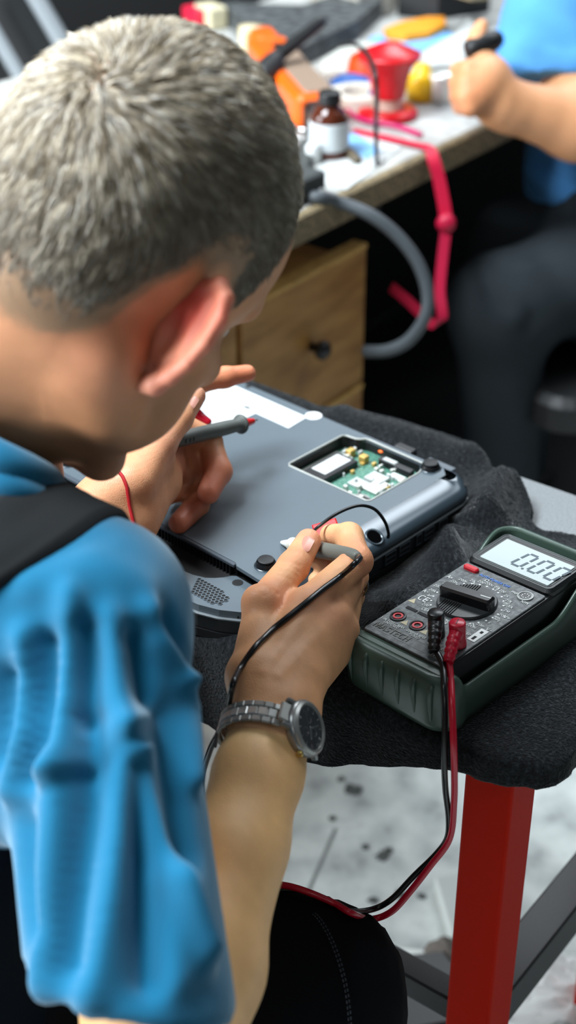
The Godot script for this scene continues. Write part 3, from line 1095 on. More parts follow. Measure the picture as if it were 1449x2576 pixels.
func build_meter() -> void:
	var X := Vector3(0.6932, 0.0720, 0.7172)
	var N := Vector3(-0.0745, 0.9968, -0.0281)
	var t := thing("multimeter", "black digital multimeter with a rotary dial in a green rubber holster on the felt", "multimeter", Transform3D(Basis(X, N, X.cross(N)), Vector3(0.124, 0.712, -0.8915)))
	var face := tinted(mat(Color(1, 1, 1), 0.42), 0.05, rgb(60, 63, 64), rgb(94, 98, 98), 14.0, 51)
	var case := mat(rgb(17, 18, 19), 0.3)
	var green := relief(mat(rgb(58, 76, 66), 0.36, 0.0, 0.5), 0.4, 0.004, 30.0, 52)
	var ink := mat(rgb(206, 208, 206), 0.6)
	var blue := mat(rgb(96, 140, 214), 0.6)
	var brass := mat(rgb(170, 160, 132), 0.6)
	var red := mat(rgb(176, 16, 30), 0.3)
	# case: dial part and display hump
	obj("case", slab(rrect(0.0800, 0.166, 0.006), 0.038, 0.0016).mesh(), case, t, Transform3D(Basis(), Vector3(0, -0.0395, -0.0205)))
	obj("face_plate", slab(rrect(0.0745, 0.1140, 0.002), 0.0016, 0.0004).mesh(), face, t, Transform3D(Basis(), Vector3(0, -0.0016, 0.0050)))
	var bez := obj("display_frame", slab(rrect(0.0786, 0.0480, 0.006), 0.0064, 0.0022).mesh(), case, t, Transform3D(Basis(), Vector3(0.0, -0.0035, -0.0775)))
	for k in 2:
		var q := rrect(0.0735 - k * 0.005, 0.0425 - k * 0.004, 0.004)
		var ring := PackedVector3Array()
		for p in q:
			ring.append(Vector3(p.x, 0.0064, p.y))
		obj("frame_groove", tube(ring, 0.0005, 5, true).mesh(), mat(rgb(70, 76, 76), 0.3), bez)
	var lcd := mat(rgb(160, 170, 168), 0.35)
	var scr := obj("display", slab(rrect(0.0640, 0.0330, 0.0012), 0.0010, 0.0002).mesh(), lcd, t, Transform3D(Basis(), Vector3(0.0008, 0.0026, -0.0760)))
	var seg := mat(rgb(66, 78, 86), 0.5)
	var paths := {"a": [0, -2, 1, 0], "g": [0, 0, 1, 0], "d": [0, 2, 1, 0], "f": [-1, -1, 0, 1], "b": [1, -1, 0, 1], "e": [-1, 1, 0, 1], "c": [1, 1, 0, 1]}
	var dig := 0
	for s in ["abcdef", "abcdef", "abcdef"]:
		for ch in s:
			var q: Array = paths[ch]
			var z: float = q[1] * 0.0049
			var x: float = -0.0062 + dig * 0.0150 + q[0] * 0.0042 - z * 0.16
			obj("segment", bev(Vector3(0.0068 if q[2] else 0.0023, 0.0003, 0.0023 if q[2] else 0.0080), 0.0001).mesh(), seg, scr, Transform3D(Basis(Vector3.UP, 0.0 if q[2] else -0.16), Vector3(x + 0.004, 0.0011, z)))
		dig += 1
	obj("decimal_point", lathe([Vector2(0.0011, 0), Vector2(0.0011, 0.0003), Vector2(0, 0.0003)], 12).mesh(), seg, scr, Transform3D(Basis(), Vector3(0.0036, 0.0010, 0.0102)))
	# button, transistor socket, temperature socket, slots
	obj("power_button", slab(rrect(0.0135, 0.0052, 0.0025), 0.0030, 0.001).mesh(), red, t, Transform3D(Basis(), Vector3(-0.0273, 0.0, -0.0451)))
	var ts := obj("transistor_socket", lathe([Vector2(0.0060, 0), Vector2(0.0060, 0.0010), Vector2(0.0048, 0.0012), Vector2(0.0046, 0.0004), Vector2(0, 0.0004)], 28).mesh(), mat(rgb(150, 152, 150), 0.4), t, Transform3D(Basis(), Vector3(0.0262, 0, -0.0418)))
	for k in 8:
		obj("pin_hole", lathe([Vector2(0.0005, 0), Vector2(0.0005, 0.0007), Vector2(0, 0.0007)], 8).mesh(), ink, ts, Transform3D(Basis(), Vector3(0.0026 * cos(TAU * k / 8), 0.0002, 0.0026 * sin(TAU * k / 8))))
	obj("socket_hub", lathe([Vector2(0.0042, 0), Vector2(0.0042, 0.0006), Vector2(0, 0.0006)], 20).mesh(), case, ts)
	var tp := obj("temperature_socket", bev(Vector3(0.0165, 0.0006, 0.0068), 0.0002).mesh(), ink, t, Transform3D(Basis(Vector3.UP, PI / 2), Vector3(0.0315, 0.0002, 0.0180)))
	for e in [[-0.0042, 0.0044], [0.0040, 0.0028]]:
		obj("slot", bev(Vector3(e[1], 0.0006, 0.0022), 0.0001).mesh(), M.black_matte, tp, Transform3D(Basis(), Vector3(e[0], 0.0002, 0)))
	for e in [-0.0262, -0.0150]:
		obj("capacitor_slot", bev(Vector3(0.0098, 0.0006, 0.0030), 0.0002).mesh(), M.black_matte, t, Transform3D(Basis(), Vector3(e, 0.0002, 0.0228)))
	# dial and its knob
	var dial := obj("dial", lathe([Vector2(0.0222, 0), Vector2(0.0222, 0.0010), Vector2(0.0214, 0.0024), Vector2(0, 0.0024)], 48).mesh(), mat(rgb(34, 36, 37), 0.3), t, Transform3D(Basis(Vector3.UP, 0.16), Vector3(-0.0006, 0, -0.0085)))
	var kn := slab(rrect(0.0425, 0.0105, 0.003), 0.0085, 0.0016)
	obj("knob", kn.mesh(), mat(rgb(15, 16, 17), 0.22), dial, Transform3D(Basis(), Vector3(0, 0.0023, 0)))
	obj("pointer", bev(Vector3(0.0085, 0.0003, 0.0010), 0.0001).mesh(), ink, dial, Transform3D(Basis(), Vector3(0.0155, 0.0109, 0)))
	for sgn in [-1, 1]:
		for k in 8:
			var x := -0.0145 + k * 0.0019
			var h := sqrt(0.0213 * 0.0213 - x * x)
			obj("grip_rib", bev(Vector3(0.0008, 0.0009, h - 0.0062), 0.0002).mesh(), M.black, dial, Transform3D(Basis(), Vector3(x, 0.0026, sgn * (h + 0.0062) / 2)))
	# jacks
	for x in [-0.0275, -0.0090, 0.0090, 0.0285]:
		var j := obj("jack", lathe([Vector2(0.0062, 0), Vector2(0.0060, 0.0009), Vector2(0.0048, 0.0010), Vector2(0.0046, 0.0002), Vector2(0, 0.0002)], 26).mesh(), M.black, t, Transform3D(Basis(), Vector3(x, 0, 0.036)))
		obj("jack_ring", lathe([Vector2(0.0038, 0.0002), Vector2(0.0038, 0.0010), Vector2(0.0024, 0.0010), Vector2(0.0024, 0.0002)], 24).mesh(), red, j)
	# printing: ranges round the dial, marks and words
	var ranges := ["20", "200", "2k", "20k", "200k", "2M", "20M", "hFE", "F", "20m", "200m", "2", "20", "200", "1000", "V", "700", "200", "20", "2", "20A", "200m", "2m", "20n", "200n", "2u", "20u", "200u"]
	for k in ranges.size():
		var w := TAU * (k + 0.5) / ranges.size()
		var c := Vector2(-0.0006 + sin(w) * 0.0262, -0.0085 - cos(w) * 0.0262)
		if absf(c.x) > 0.0352:
			continue
		obj("range_dot", lathe([Vector2(0.0008, 0), Vector2(0.0008, 0.0003), Vector2(0, 0.0003)], 8).mesh(), ink, t, Transform3D(Basis(), Vector3(c.x, 0, c.y)))
		var d := Vector2(-0.0006 + sin(w) * 0.0303, -0.0085 - cos(w) * 0.0296)
		meter_text(t, ranges[k], clampf(d.x, -0.0335, 0.0335), d.y, 0.0025, ink)
	for k in 9:
		var w := TAU * (k * 0.111 + 0.03)
		obj("divider", bev(Vector3(0.0006, 0.0003, 0.0050), 0.0001).mesh(), ink, t, Transform3D(Basis(Vector3.UP, -w), Vector3(-0.0006 + sin(w) * 0.0282, 0.0001, -0.0085 - cos(w) * 0.0282)))
	meter_text(t, "AUTO POWER OFF", -0.0040, -0.0440, 0.0026, blue)
	meter_text(t, "Ω", -0.0085, -0.0405, 0.0034, ink)
	meter_text(t, "V=", 0.0330, -0.0120, 0.0036, ink)
	meter_text(t, "V~", 0.0335, 0.0080, 0.0036, ink)
	meter_text(t, "A=", -0.0325, -0.0270, 0.0034, ink)
	meter_text(t, "A~", -0.0335, -0.0010, 0.0034, ink)
	meter_text(t, "TEMP", 0.0225, 0.0215, 0.0030, ink)
	meter_text(t, "CE", -0.0285, 0.0075, 0.0062, ink)
	meter_text(t, "PNP", 0.0175, -0.0405, 0.0020, ink)
	meter_text(t, "NPN", 0.0310, -0.0350, 0.0022, ink)
	meter_text(t, "Cx", -0.0190, 0.0175, 0.0030, ink)
	meter_text(t, "10A 10SEC MAX", -0.0250, 0.0445, 0.0021, ink)
	meter_text(t, "UNFUSED", -0.0240, 0.0472, 0.0021, ink)
	meter_text(t, "200mA MAX", -0.0025, 0.0445, 0.0021, ink)
	meter_text(t, "FUSED", -0.0020, 0.0472, 0.0021, ink)
	meter_text(t, "CAT II", 0.0170, 0.0440, 0.0024, ink)
	meter_text(t, "MAX 1000V", 0.0185, 0.0470, 0.0021, ink)
	meter_text(t, "MASTECH", -0.0180, 0.0530, 0.0058, mat(rgb(92, 92, 84), 0.5))
	meter_text(t, "M", 0.0240, 0.0545, 0.0050, ink)
	for p in [[-0.0185, 0.0385], [0.0000, 0.0385], [-0.0330, 0.0140]]:
		obj("warning_triangle", slab(PackedVector2Array([Vector2(0, -0.0032), Vector2(0.0032, 0.0022), Vector2(-0.0032, 0.0022)]), 0.0003).mesh(), brass, t, Transform3D(Basis(), Vector3(p[0], 0, p[1])))
	for z in [0.0495, 0.0575]:
		obj("label_border", bev(Vector3(0.070, 0.0002, 0.0005), 0.0001).mesh(), mat(rgb(120, 122, 118), 0.5), t, Transform3D(Basis(), Vector3(0, 0.0001, z)))
	# holster: a rounded tray, high at both ends and low along the sides
	var ringp := PackedVector2Array()
	var base := rrect(0.0860, 0.1760, 0.012, 8)
	var dense := PackedVector2Array()
	for k in base.size():
		var a := base[k]
		var b := base[(k + 1) % base.size()]
		var m := maxi(1, int(a.distance_to(b) / 0.004))
		for s in m:
			dense.append(a.lerp(b, float(s) / m))
	var prof := [[-0.010, -0.0495, 1], [0.0005, -0.0495, 1], [0.0040, -0.0470, 1], [0.0056, -0.0400, 1], [0.0056, 0.6, 2], [0.0048, 0.88, 2], [0.0034, 1.0, 2], [0.0012, 1.0, 2], [0.0002, 0.93, 2], [-0.0004, 0.5, 2], [-0.0004, -0.0460, 1]]
	var g := Geo.new()
	var n := dense.size()
	for k in n:
		var a := dense[(k + 1) % n]
		var b := dense[(k - 1 + n) % n]
		var d := (a - b).normalized()
		var out := Vector2(d.y, -d.x)
		if out.dot(dense[k]) < 0:
			out = -out
		var z := dense[k].y - 0.0205
		var near := smoothstep(0.050, 0.060, z)
		var far := smoothstep(-0.048, -0.098, z)
		var top := lerpf(-0.0190, -0.0030, near)
		top = lerpf(top, 0.0042, far)
		var bulge := 1.0 + 0.9 * near
		for q in prof:
			var y: float = q[1] if q[2] == 1 else lerpf(-0.0400, top, q[1])
			var w: float = q[0] * (bulge if q[0] > 0.003 else 1.0)
			var p := dense[k] + out * w
			g.v.append(Vector3(p.x, y, p.y - 0.0205))
	var m := prof.size()
	for k in n:
		var e := (k + 1) % n
		for s in m - 1:
			g.quad(k * m + s, e * m + s, e * m + s + 1, k * m + s + 1)
	g.smooth()
	if g.n[3].dot(Vector3(g.v[3].x, 0, g.v[3].z + 0.02)) < 0:
		for k in range(0, g.i.size(), 3):
			var q := g.i[k + 1]
			g.i[k + 1] = g.i[k + 2]
			g.i[k + 2] = q
		g.smooth()
	var hol := obj("holster", g.mesh(), green, t)
	obj("holster_floor", slab(rrect(0.084, 0.174, 0.011), 0.004).mesh(), green, hol, Transform3D(Basis(), Vector3(0, -0.0490, -0.0205)))
	obj("holster_lip", slab(rrect(0.0820, 0.0090, 0.003), 0.0045, 0.0015).mesh(), green, hol, Transform3D(Basis(), Vector3(0, -0.0070, 0.0650)))
	for k in 6:
		var x := -0.0360 + k * 0.0150
		var pts := catmull([Vector3(x, -0.0075, 0.0746), Vector3(x, -0.0110, 0.0777), Vector3(x, -0.0200, 0.0784), Vector3(x, -0.0360, 0.0780)], 5)
		obj("grip_ridge", tube(pts, [0.0006, 0.0016, 0.0018, 0.0019, 0.0020, 0.0020, 0.0020, 0.0020, 0.0020, 0.0020, 0.0018, 0.0016, 0.0014, 0.0010, 0.0007, 0.0004], 8).mesh(), green, hol)

# ---------------------------------------------------------------- the seated technician
var HR: Vector3
var HU: Vector3
var HF: Vector3
var HO: Vector3
var hand_field: Field
var left_field: Field
var trouser_field: Field
var shirt_field: Field

func H(r: float, u: float, f: float) -> Vector3:
	return HO + HR * r + HU * u + HF * f

func head_frame() -> void:
	var p := deg_to_rad(39.0)
	var a := deg_to_rad(38.0)
	var k := deg_to_rad(-13.0)
	var d := Vector3(sin(a), 0, -cos(a))
	var u := Vector3.UP * cos(p) + d * sin(p)
	var r := Vector3(cos(a), 0, sin(a))
	HF = d * cos(p) - Vector3.UP * sin(p)
	HR = r * cos(k) + u * sin(k)
	HU = u * cos(k) - r * sin(k)
	HO = P(326, 572, 0.875)

func chain(f: Field, pts: Array, k: float) -> void:
	for n in pts.size() - 1:
		f.cap(pts[n][0], pts[n + 1][0], pts[n][1], pts[n + 1][1], k)

func bounds(pts: Array, pad: float) -> Array:
	var lo: Vector3 = pts[0]
	var hi: Vector3 = pts[0]
	for p in pts:
		lo = lo.min(p)
		hi = hi.max(p)
	return [lo - Vector3.ONE * pad, hi + Vector3.ONE * pad]

func lines(g: Geo, segs: Array) -> void:
	# creases (negative) and ridges (positive) along segments: [from, to, height, width]
	for q in segs:
		var a: Vector3 = q[0]
		var b: Vector3 = q[1]
		var w: float = q[3]
		for k in g.v.size():
			var p := g.v[k]
			if p.distance_squared_to(a) > (a.distance_to(b) + 3 * w) ** 2:
				continue
			var c := Geometry3D.get_closest_point_to_segment(p, a, b)
			var d := p.distance_to(c) / w
			if d < 2.5:
				g.v[k] = p + g.n[k] * q[2] * exp(-d * d)

func surface_dep(f: Field, x: float, y: float, d0: float, d1: float) -> float:
	var d := d0
	while d < d1:
		if f.sample(P(x, y, d)) < 0.0:
			return d
		d += 0.001
	return -1.0

func hair_line(f: float) -> float:
	# lowest u that carries hair at a given f (front to back) on the side of the head
	var t := [[-0.12, -0.070], [-0.075, -0.076], [-0.058, -0.074], [-0.044, -0.052], [-0.034, -0.022], [-0.022, 0.002], [0.000, 0.012], [0.010, 0.006], [0.018, -0.020], [0.033, -0.022], [0.038, 0.012], [0.052, 0.040], [0.065, 0.046], [0.08, 0.055], [0.12, 0.075]]
	for k in t.size() - 1:
		if f < t[k + 1][0]:
			return remap(maxf(f, t[k][0]), t[k][0], t[k + 1][0], t[k][1], t[k + 1][1])
	return 0.08

func build_head(body: Geo, NB: Vector3) -> Geo:
	var b := bounds([H(-0.1, -0.17, -0.12), H(0.1, -0.17, 0.13), H(-0.1, 0.13, -0.12), H(0.1, 0.13, 0.13), H(0.1, -0.17, -0.12), H(-0.1, -0.17, 0.13)], -0.015)
	b[0] = b[0].min(NB - Vector3.ONE * 0.02)
	var f := Field.new(b[0], b[1], 0.0028)
	var bs := Basis(HR, HU, HF)
	f.ell(H(0, 0.020, -0.006), bs, Vector3(0.0765, 0.096, 0.0975), 0.01)
	f.ell(H(0, 0.02, 0.040), bs, Vector3(0.064, 0.064, 0.055), 0.02)
	f.ell(H(0, -0.030, -0.050), bs, Vector3(0.058, 0.045, 0.040), 0.02)
	f.ell(H(0, -0.057, 0.040), bs, Vector3(0.0530, 0.072, 0.049), 0.02)
	for s in [-1, 1]:
		f.cap(H(s * 0.056, -0.075, 0.004), H(s * 0.050, -0.092, 0.014), 0.014, 0.014, 0.012)
		f.cap(H(s * 0.050, -0.092, 0.014), H(s * 0.018, -0.128, 0.072), 0.0145, 0.0150, 0.014)
		f.cap(H(s * 0.058, -0.036, 0.030), H(s * 0.040, -0.046, 0.074), 0.012, 0.014, 0.014)
		f.ell(H(s * 0.049, -0.078, 0.039), bs, Vector3(0.0145, 0.032, 0.032), 0.014)
		f.cap(H(s * 0.040, -0.072, -0.012), NB + HF * 0.03, 0.026, 0.030, 0.03)
		f.cap(H(s * 0.008, 0.000, 0.094), H(s * 0.046, 0.000, 0.074), 0.008, 0.009, 0.010)
	f.ell(H(0, -0.130, 0.080), bs, Vector3(0.019, 0.015, 0.014), 0.012)
	for s in [-1, 1]:
		f.ell(H(s * 0.032, -0.019, 0.098), bs, Vector3(0.016, 0.010, 0.012), 0.008, 1)
	f.cap(H(0, -0.012, 0.094), H(0, -0.056, 0.116), 0.007, 0.0105, 0.008)
	for s in [-1, 1]:
		f.cap(H(s * 0.011, -0.060, 0.104), H(s * 0.012, -0.060, 0.100), 0.0075, 0.006, 0.006)
	f.cap(H(-0.020, -0.090, 0.090), H(0.020, -0.090, 0.090), 0.0055, 0.0055, 0.006)
	f.cap(H(-0.017, -0.100, 0.090), H(0.017, -0.100, 0.090), 0.006, 0.006, 0.006)
	f.cap(H(-0.022, -0.095, 0.097), H(0.022, -0.095, 0.097), 0.0012, 0.0012, 0.003, 1)
	# neck with its two cords
	f.cap(H(0, -0.045, -0.022), NB, 0.054, 0.060, 0.022)
	f.cap(H(0.058, -0.062, -0.022), NB + HR * 0.035 + HF * 0.05, 0.013, 0.012, 0.02)
	f.cap(H(0, -0.112, 0.03), NB + HF * 0.045, 0.030, 0.034, 0.024)
	var g := f.net()
	# colours of skin, stubble and scalp
	var nz := FastNoiseLite.new()
	nz.frequency = 60.0
	var skin := lin(206, 146, 104)
	dye(g, skin, [[H(0.08, -0.05, -0.035), 0.06, lin(196, 118, 92), 0.7], [H(0.06, -0.09, -0.05), 0.08, lin(204, 140, 100), 0.5], [H(0, 0, 0.1), 0.05, lin(204, 138, 106), 0.5]], nz, 0.10)
	for k in g.v.size():
		var q := g.v[k] - HO
		var r := q.dot(HR)
		var u := q.dot(HU)
		var ff := q.dot(HF)
		var e := u - hair_line(ff) + 0.004 * nz.get_noise_3dv(g.v[k] * 1.6)
		var sc := smoothstep(-0.006, 0.006, e)
		g.c[k] = g.c[k].lerp(lin(132, 108, 82), 0.85 * sc)
		# beard shadow on jaw, chin and upper lip
		var st := smoothstep(-0.062, -0.088, u + 0.25 * (ff - 0.04)) * smoothstep(0.072, 0.05, absf(r)) * smoothstep(-0.140, -0.125, u - 0.3 * (ff - 0.06)) * smoothstep(-0.01, 0.02, ff) * (1.0 - smoothstep(-0.150, -0.175, u))
		g.c[k] = g.c[k].lerp(lin(120, 86, 64), 0.5 * st)
	body.add(g)
	body_colors.append_array(g.c)
	# ears: a cupped plate, the rolled rim, lobe and the little front flap
	for s in [-1, 1]:
		var up := (HU - HF * 0.06).normalized()
		var wid: Vector3 = (HR * s * 0.96 - HF * 0.26).normalized()     # from the front root to the back rim
		wid = (wid - up * wid.dot(up)).normalized()
		var nn := up.cross(wid).normalized()
		var root := H(s * 0.0705, -0.031, -0.005)
		var E := func(w: float, v: float, n: float) -> Vector3: return root + wid * w + up * v + nn * (n * s)
		var pts := [E.call(-0.012, -0.05, -0.012), E.call(0.045, 0.05, 0.012), E.call(-0.012, 0.05, 0.012), E.call(0.045, -0.05, -0.012)]
		var eb := bounds(pts, 0.012)
		var ef := Field.new(eb[0], eb[1], 0.0016)
		var rim := []
		for q in [[0.001, 0.012], [0.008, 0.027], [0.018, 0.0335], [0.028, 0.029], [0.0335, 0.017], [0.0335, 0.003], [0.029, -0.011], [0.022, -0.023], [0.014, -0.0325], [0.006, -0.0365]]:
			rim.append(E.call(q[0], q[1], 0.0))
		var rr := [0.0030, 0.0036, 0.0040, 0.0040, 0.0038, 0.0036, 0.0034, 0.0040, 0.0058, 0.0052]
		for k in rim.size() - 1:
			ef.cap(rim[k], rim[k + 1], rr[k], rr[k + 1], 0.003)
		ef.ell(E.call(0.015, 0.002, 0.0), Basis(wid, up, nn), Vector3(0.0185, 0.0300, 0.0034), 0.005)
		ef.ell(E.call(0.006, -0.002, 0.004), Basis(wid, up, nn), Vector3(0.013, 0.018, 0.0095), 0.008)
		ef.ell(E.call(0.009, -0.002, -0.007), Basis(wid, up, nn), Vector3(0.010, 0.014, 0.0060), 0.004, 1)
		ef.cap(E.call(-0.006, 0.024, 0.002), E.call(-0.008, -0.004, 0.003), 0.006, 0.008, 0.006)
		ef.cap(E.call(-0.008, -0.004, 0.003), E.call(-0.004, -0.030, 0.002), 0.008, 0.0065, 0.006)
		ef.cap(E.call(-0.001, -0.004, -0.001), E.call(0.0, -0.012, -0.001), 0.0045, 0.004, 0.004)
		ef.cap(E.call(0.020, 0.022, -0.001), E.call(0.023, -0.008, -0.001), 0.0030, 0.0026, 0.004)
		var eg := ef.net()
		dye(eg, lin(204, 126, 100), [[E.call(0.010, 0.014, 0.0), 0.024, lin(196, 78, 66), 0.9], [E.call(0.010, -0.033, 0), 0.012, lin(214, 150, 124), 0.7], [E.call(0.032, 0.020, 0), 0.012, lin(222, 124, 100), 0.8]])
		body.add(eg)
		body_colors.append_array(eg.c)
	return g

var body_colors := PackedColorArray()

func build_hair(person: Node3D, head: Geo) -> void:
	var r := RandomNumberGenerator.new()
	r.seed = 12
	var clump := FastNoiseLite.new()
	clump.frequency = 95.0
	clump.fractal_octaves = 2
	var swirl := FastNoiseLite.new()
	swirl.frequency = 42.0
	swirl.seed = 9
	var W := H(0.013, 0.061, -0.094)
	# one tuft: a bent three-sided blade
	var blade := Geo.new()
	for k in 5:
		var t := k / 4.0
		var rad := 0.030 * (1.0 - t * 0.85)
		for s in 3:
			var w := TAU * s / 3
			blade.v.append(Vector3(cos(w) * rad, t - 0.12 * t * t, sin(w) * rad + 0.34 * t * t))
	for k in 4:
		for s in 3:
			blade.quad(k * 3 + s, (k + 1) * 3 + s, (k + 1) * 3 + (s + 1) % 3, k * 3 + (s + 1) % 3)
	blade.smooth()
	var bm := blade.mesh()
	var tr := []
	var co := []
	for k in head.v.size():
		var p := head.v[k]
		var q := p - HO
		var u := q.dot(HU)
		var ff := q.dot(HF)
		var rr := q.dot(HR)
		if u < -0.08:
			continue
		var n := head.n[k]
		var tang := (p - W)
		tang = (tang - n * tang.dot(n))
		var dist := tang.length()
		tang = tang / maxf(dist, 0.001)
		var sw := n.cross(tang)
		var low := smoothstep(0.05, -0.03, u)
		var flow := (tang + sw * 0.9 * exp(-dist / 0.035)).normalized()
		flow = flow.lerp((-HU - HF * 0.15 - n * (-HU - HF * 0.15).dot(n)).normalized(), low * 0.7).normalized()
		flow = (flow + Vector3(r.randf_range(-1, 1), r.randf_range(-1, 1), r.randf_range(-1, 1)) * 2.0 * exp(-dist / 0.016)).normalized()
		var jit := n.cross(flow)
		for m in 11:
			var off := flow * r.randf_range(-0.0016, 0.0016) + jit * r.randf_range(-0.0016, 0.0016)
			var pp := p + off
			var e := u + off.dot(HU) - hair_line(ff + off.dot(HF)) + 0.005 * clump.get_noise_3dv(pp * 0.7)
			if e < 0.0 or (e < 0.016 and r.randf() > 0.30 + e * 44.0):
				continue
			var c := clump.get_noise_3dv(pp)
			var sl := swirl.get_noise_3dv(pp)
			var fade := clampf(e / 0.050, 0.0, 1.0)
			var dirv := (flow + jit * (0.9 * sl + r.randf_range(-0.25, 0.25)) + n * (0.42 + 0.30 * c + r.randf_range(-0.15, 0.2)) * lerpf(0.35, 1.0, fade)).normalized()
			var ln := lerpf(0.0040, 0.0140, fade) * r.randf_range(0.75, 1.15) * lerpf(1.0, 0.8, low)
			var lean := (flow - dirv * flow.dot(dirv)).normalized()
			var bz := lean
			var bxv := dirv.cross(bz)
			var th := ln * r.randf_range(0.75, 1.25)
			tr.append(Transform3D(Basis(bxv * th, dirv * ln, bz * ln), pp - n * 0.0006))
			var v := clampf(0.52 + 0.55 * c + r.randf_range(-0.22, 0.26), 0.0, 1.0)
			var col := lin(126, 109, 84).lerp(lin(234, 221, 196), v * v)
			# growing darker towards clipped sides and neck, partly shade put into the colour
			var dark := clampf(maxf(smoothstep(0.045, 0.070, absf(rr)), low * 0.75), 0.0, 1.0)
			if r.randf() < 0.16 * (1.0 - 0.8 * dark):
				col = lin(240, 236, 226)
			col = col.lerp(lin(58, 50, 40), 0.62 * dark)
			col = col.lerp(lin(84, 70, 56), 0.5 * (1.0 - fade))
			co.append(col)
	var mm := MultiMesh.new()
	mm.transform_format = MultiMesh.TRANSFORM_3D
	mm.use_colors = true
	mm.mesh = bm
	mm.instance_count = tr.size()
	for k in tr.size():
		mm.set_instance_transform(k, tr[k])
		mm.set_instance_color(k, co[k])
	print("hair ", tr.size())
	var mi := MultiMeshInstance3D.new()
	mi.name = "hair"
	mi.multimesh = mm
	var m := mat(Color(1, 1, 1), 0.42, 0.0, 0.5)
	m.vertex_color_use_as_albedo = true
	mi.material_override = m
	mi.set_meta("kind", "stuff")
	mi.set_meta("label", "short grizzled blond hair")
	person.add_child(mi, true)

func build_right_arm(body: Geo, S: Vector3, E: Vector3) -> void:
	# hand: thumb and four fingers closed round the probe
	var th := [[P(632, 1700, 1.012), 0.0150], [P(662, 1520, 1.058), 0.0128], [P(738, 1425, 1.094), 0.0112], [P(776, 1362, 1.121), 0.0096]]
	var ix := [[P(768, 1527, 1.058), 0.0125], [P(898, 1412, 1.098), 0.0112], [P(878, 1350, 1.122), 0.0102], [P(832, 1346, 1.143), 0.0085]]
	var md := [[P(832, 1556, 1.066), 0.0122], [P(888, 1452, 1.118), 0.0108], [P(842, 1420, 1.142), 0.0096], [P(800, 1404, 1.152), 0.0084]]
	var rg := [[P(858, 1584, 1.078), 0.0116], [P(880, 1500, 1.126), 0.0102], [P(836, 1474, 1.146), 0.0090], [P(800, 1462, 1.150), 0.0080]]
	var pk := [[P(858, 1622, 1.092), 0.0110], [P(858, 1556, 1.132), 0.0092], [P(822, 1530, 1.146), 0.0080], [P(796, 1520, 1.146), 0.0072]]
	var W1 := P(668, 1790, 0.998)
	var W2 := P(722, 1800, 1.004)
	var lo := []
	for c in [th, ix, md, rg, pk]:
		for q in c:
			lo.append(q[0])
	var A := (P(668, 1790, 1.0) - E).normalized()
	lo.append(P(655, 1850, 0.985))
	var b := bounds(lo, 0.022)
	var f := Field.new(b[0], b[1], 0.0016)
	# palm
	for q in [[P(650, 1720, 1.008), ix[0][0], 0.0150, 0.0132], [P(690, 1715, 1.010), md[0][0], 0.0150, 0.0130], [P(725, 1722, 1.016), rg[0][0], 0.0150, 0.0128], [P(752, 1735, 1.026), pk[0][0], 0.0145, 0.0124]]:
		f.cap(q[0], q[1], q[2], q[3], 0.012)
	f.cap(P(700, 1700, 1.034), P(800, 1600, 1.086), 0.017, 0.016, 0.012)
	f.cap(th[0][0], P(706, 1560, 1.066), 0.0135, 0.010, 0.012)
	f.cap(P(688, 1548, 1.068), P(744, 1522, 1.074), 0.0095, 0.0095, 0.014)
	f.cap(W1, P(640, 1700, 1.010), 0.0205, 0.0160, 0.014)
	f.cap(W2, P(750, 1715, 1.022), 0.0200, 0.0155, 0.014)
	f.cap(W1, W1 - A * 0.05, 0.0205, 0.0205, 0.012)
	f.cap(W2, W2 - A * 0.05, 0.0200, 0.0200, 0.012)
	for c in [th, ix, md, rg, pk]:
		# fingers meet only at the palm: each chain is joined tightly
		chain(f, c, 0.0045)
	# knuckles
	f.ell(th[1][0] + P(652, 1514, 1.050) - P(662, 1520, 1.058), Basis(), Vector3.ONE * 0.0122, 0.006)
	var g := f.net()
	hand_field = f

	var segs := []
	# tendons on the back, creases at thumb joint and wrist
	for q in [[660, 1690, 0.985, 765, 1545, 1.035], [700, 1700, 0.985, 826, 1570, 1.045]]:
		segs.append([P(q[0], q[1], q[2] + 0.006), P(q[3], q[4], q[5] + 0.006), 0.0011, 0.0045])
	for q in [[708, 1424, 752, 1438, -0.0006], [704, 1436, 746, 1450, -0.0005], [718, 1412, 752, 1424, -0.0006], [700, 1449, 730, 1459, -0.0005], [664, 1500, 690, 1484, -0.0006], [662, 1512, 700, 1492, -0.0009], [668, 1526, 706, 1504, -0.0006],
			[604, 1716, 660, 1726, -0.0009], [655, 1725, 716, 1752, -0.0012], [690, 1722, 724, 1744, -0.0006], [610, 1738, 680, 1748, -0.0005], [884, 1372, 902, 1366, -0.0006], [880, 1384, 908, 1376, -0.0009], [876, 1396, 900, 1390, -0.0006]]:
		var d0 := surface_dep(f, q[0], q[1], 0.9, 1.25)
		var d1 := surface_dep(f, q[2], q[3], 0.9, 1.25)
		if d0 > 0.0 and d1 > 0.0:
			segs.append([P(q[0], q[1], d0), P(q[2], q[3], d1), q[4], 0.0015])
	lines(g, segs)
	g.n = PackedVector3Array()
	g.smooth()
	var nz := FastNoiseLite.new()
	nz.frequency = 70.0
	dye(g, lin(224, 166, 120), [[th[1][0], 0.026, lin(206, 128, 98), 0.7], [th[3][0], 0.02, lin(208, 130, 106), 0.7], [th[2][0], 0.020, lin(206, 130, 100), 0.5], [ix[1][0], 0.024, lin(210, 132, 98), 0.7], [ix[0][0], 0.03, lin(202, 136, 104), 0.5], [md[0][0], 0.03, lin(200, 138, 106), 0.5]], nz, 0.12)
	body.add(g)
	body_colors.append_array(g.c)
	# forearm and elbow
	var fb := bounds([W1, W2, E, E + (S - E) * 0.5], 0.07)
	var a := Field.new(fb[0], fb[1], 0.0045)
	var back := W1 - A * 0.012
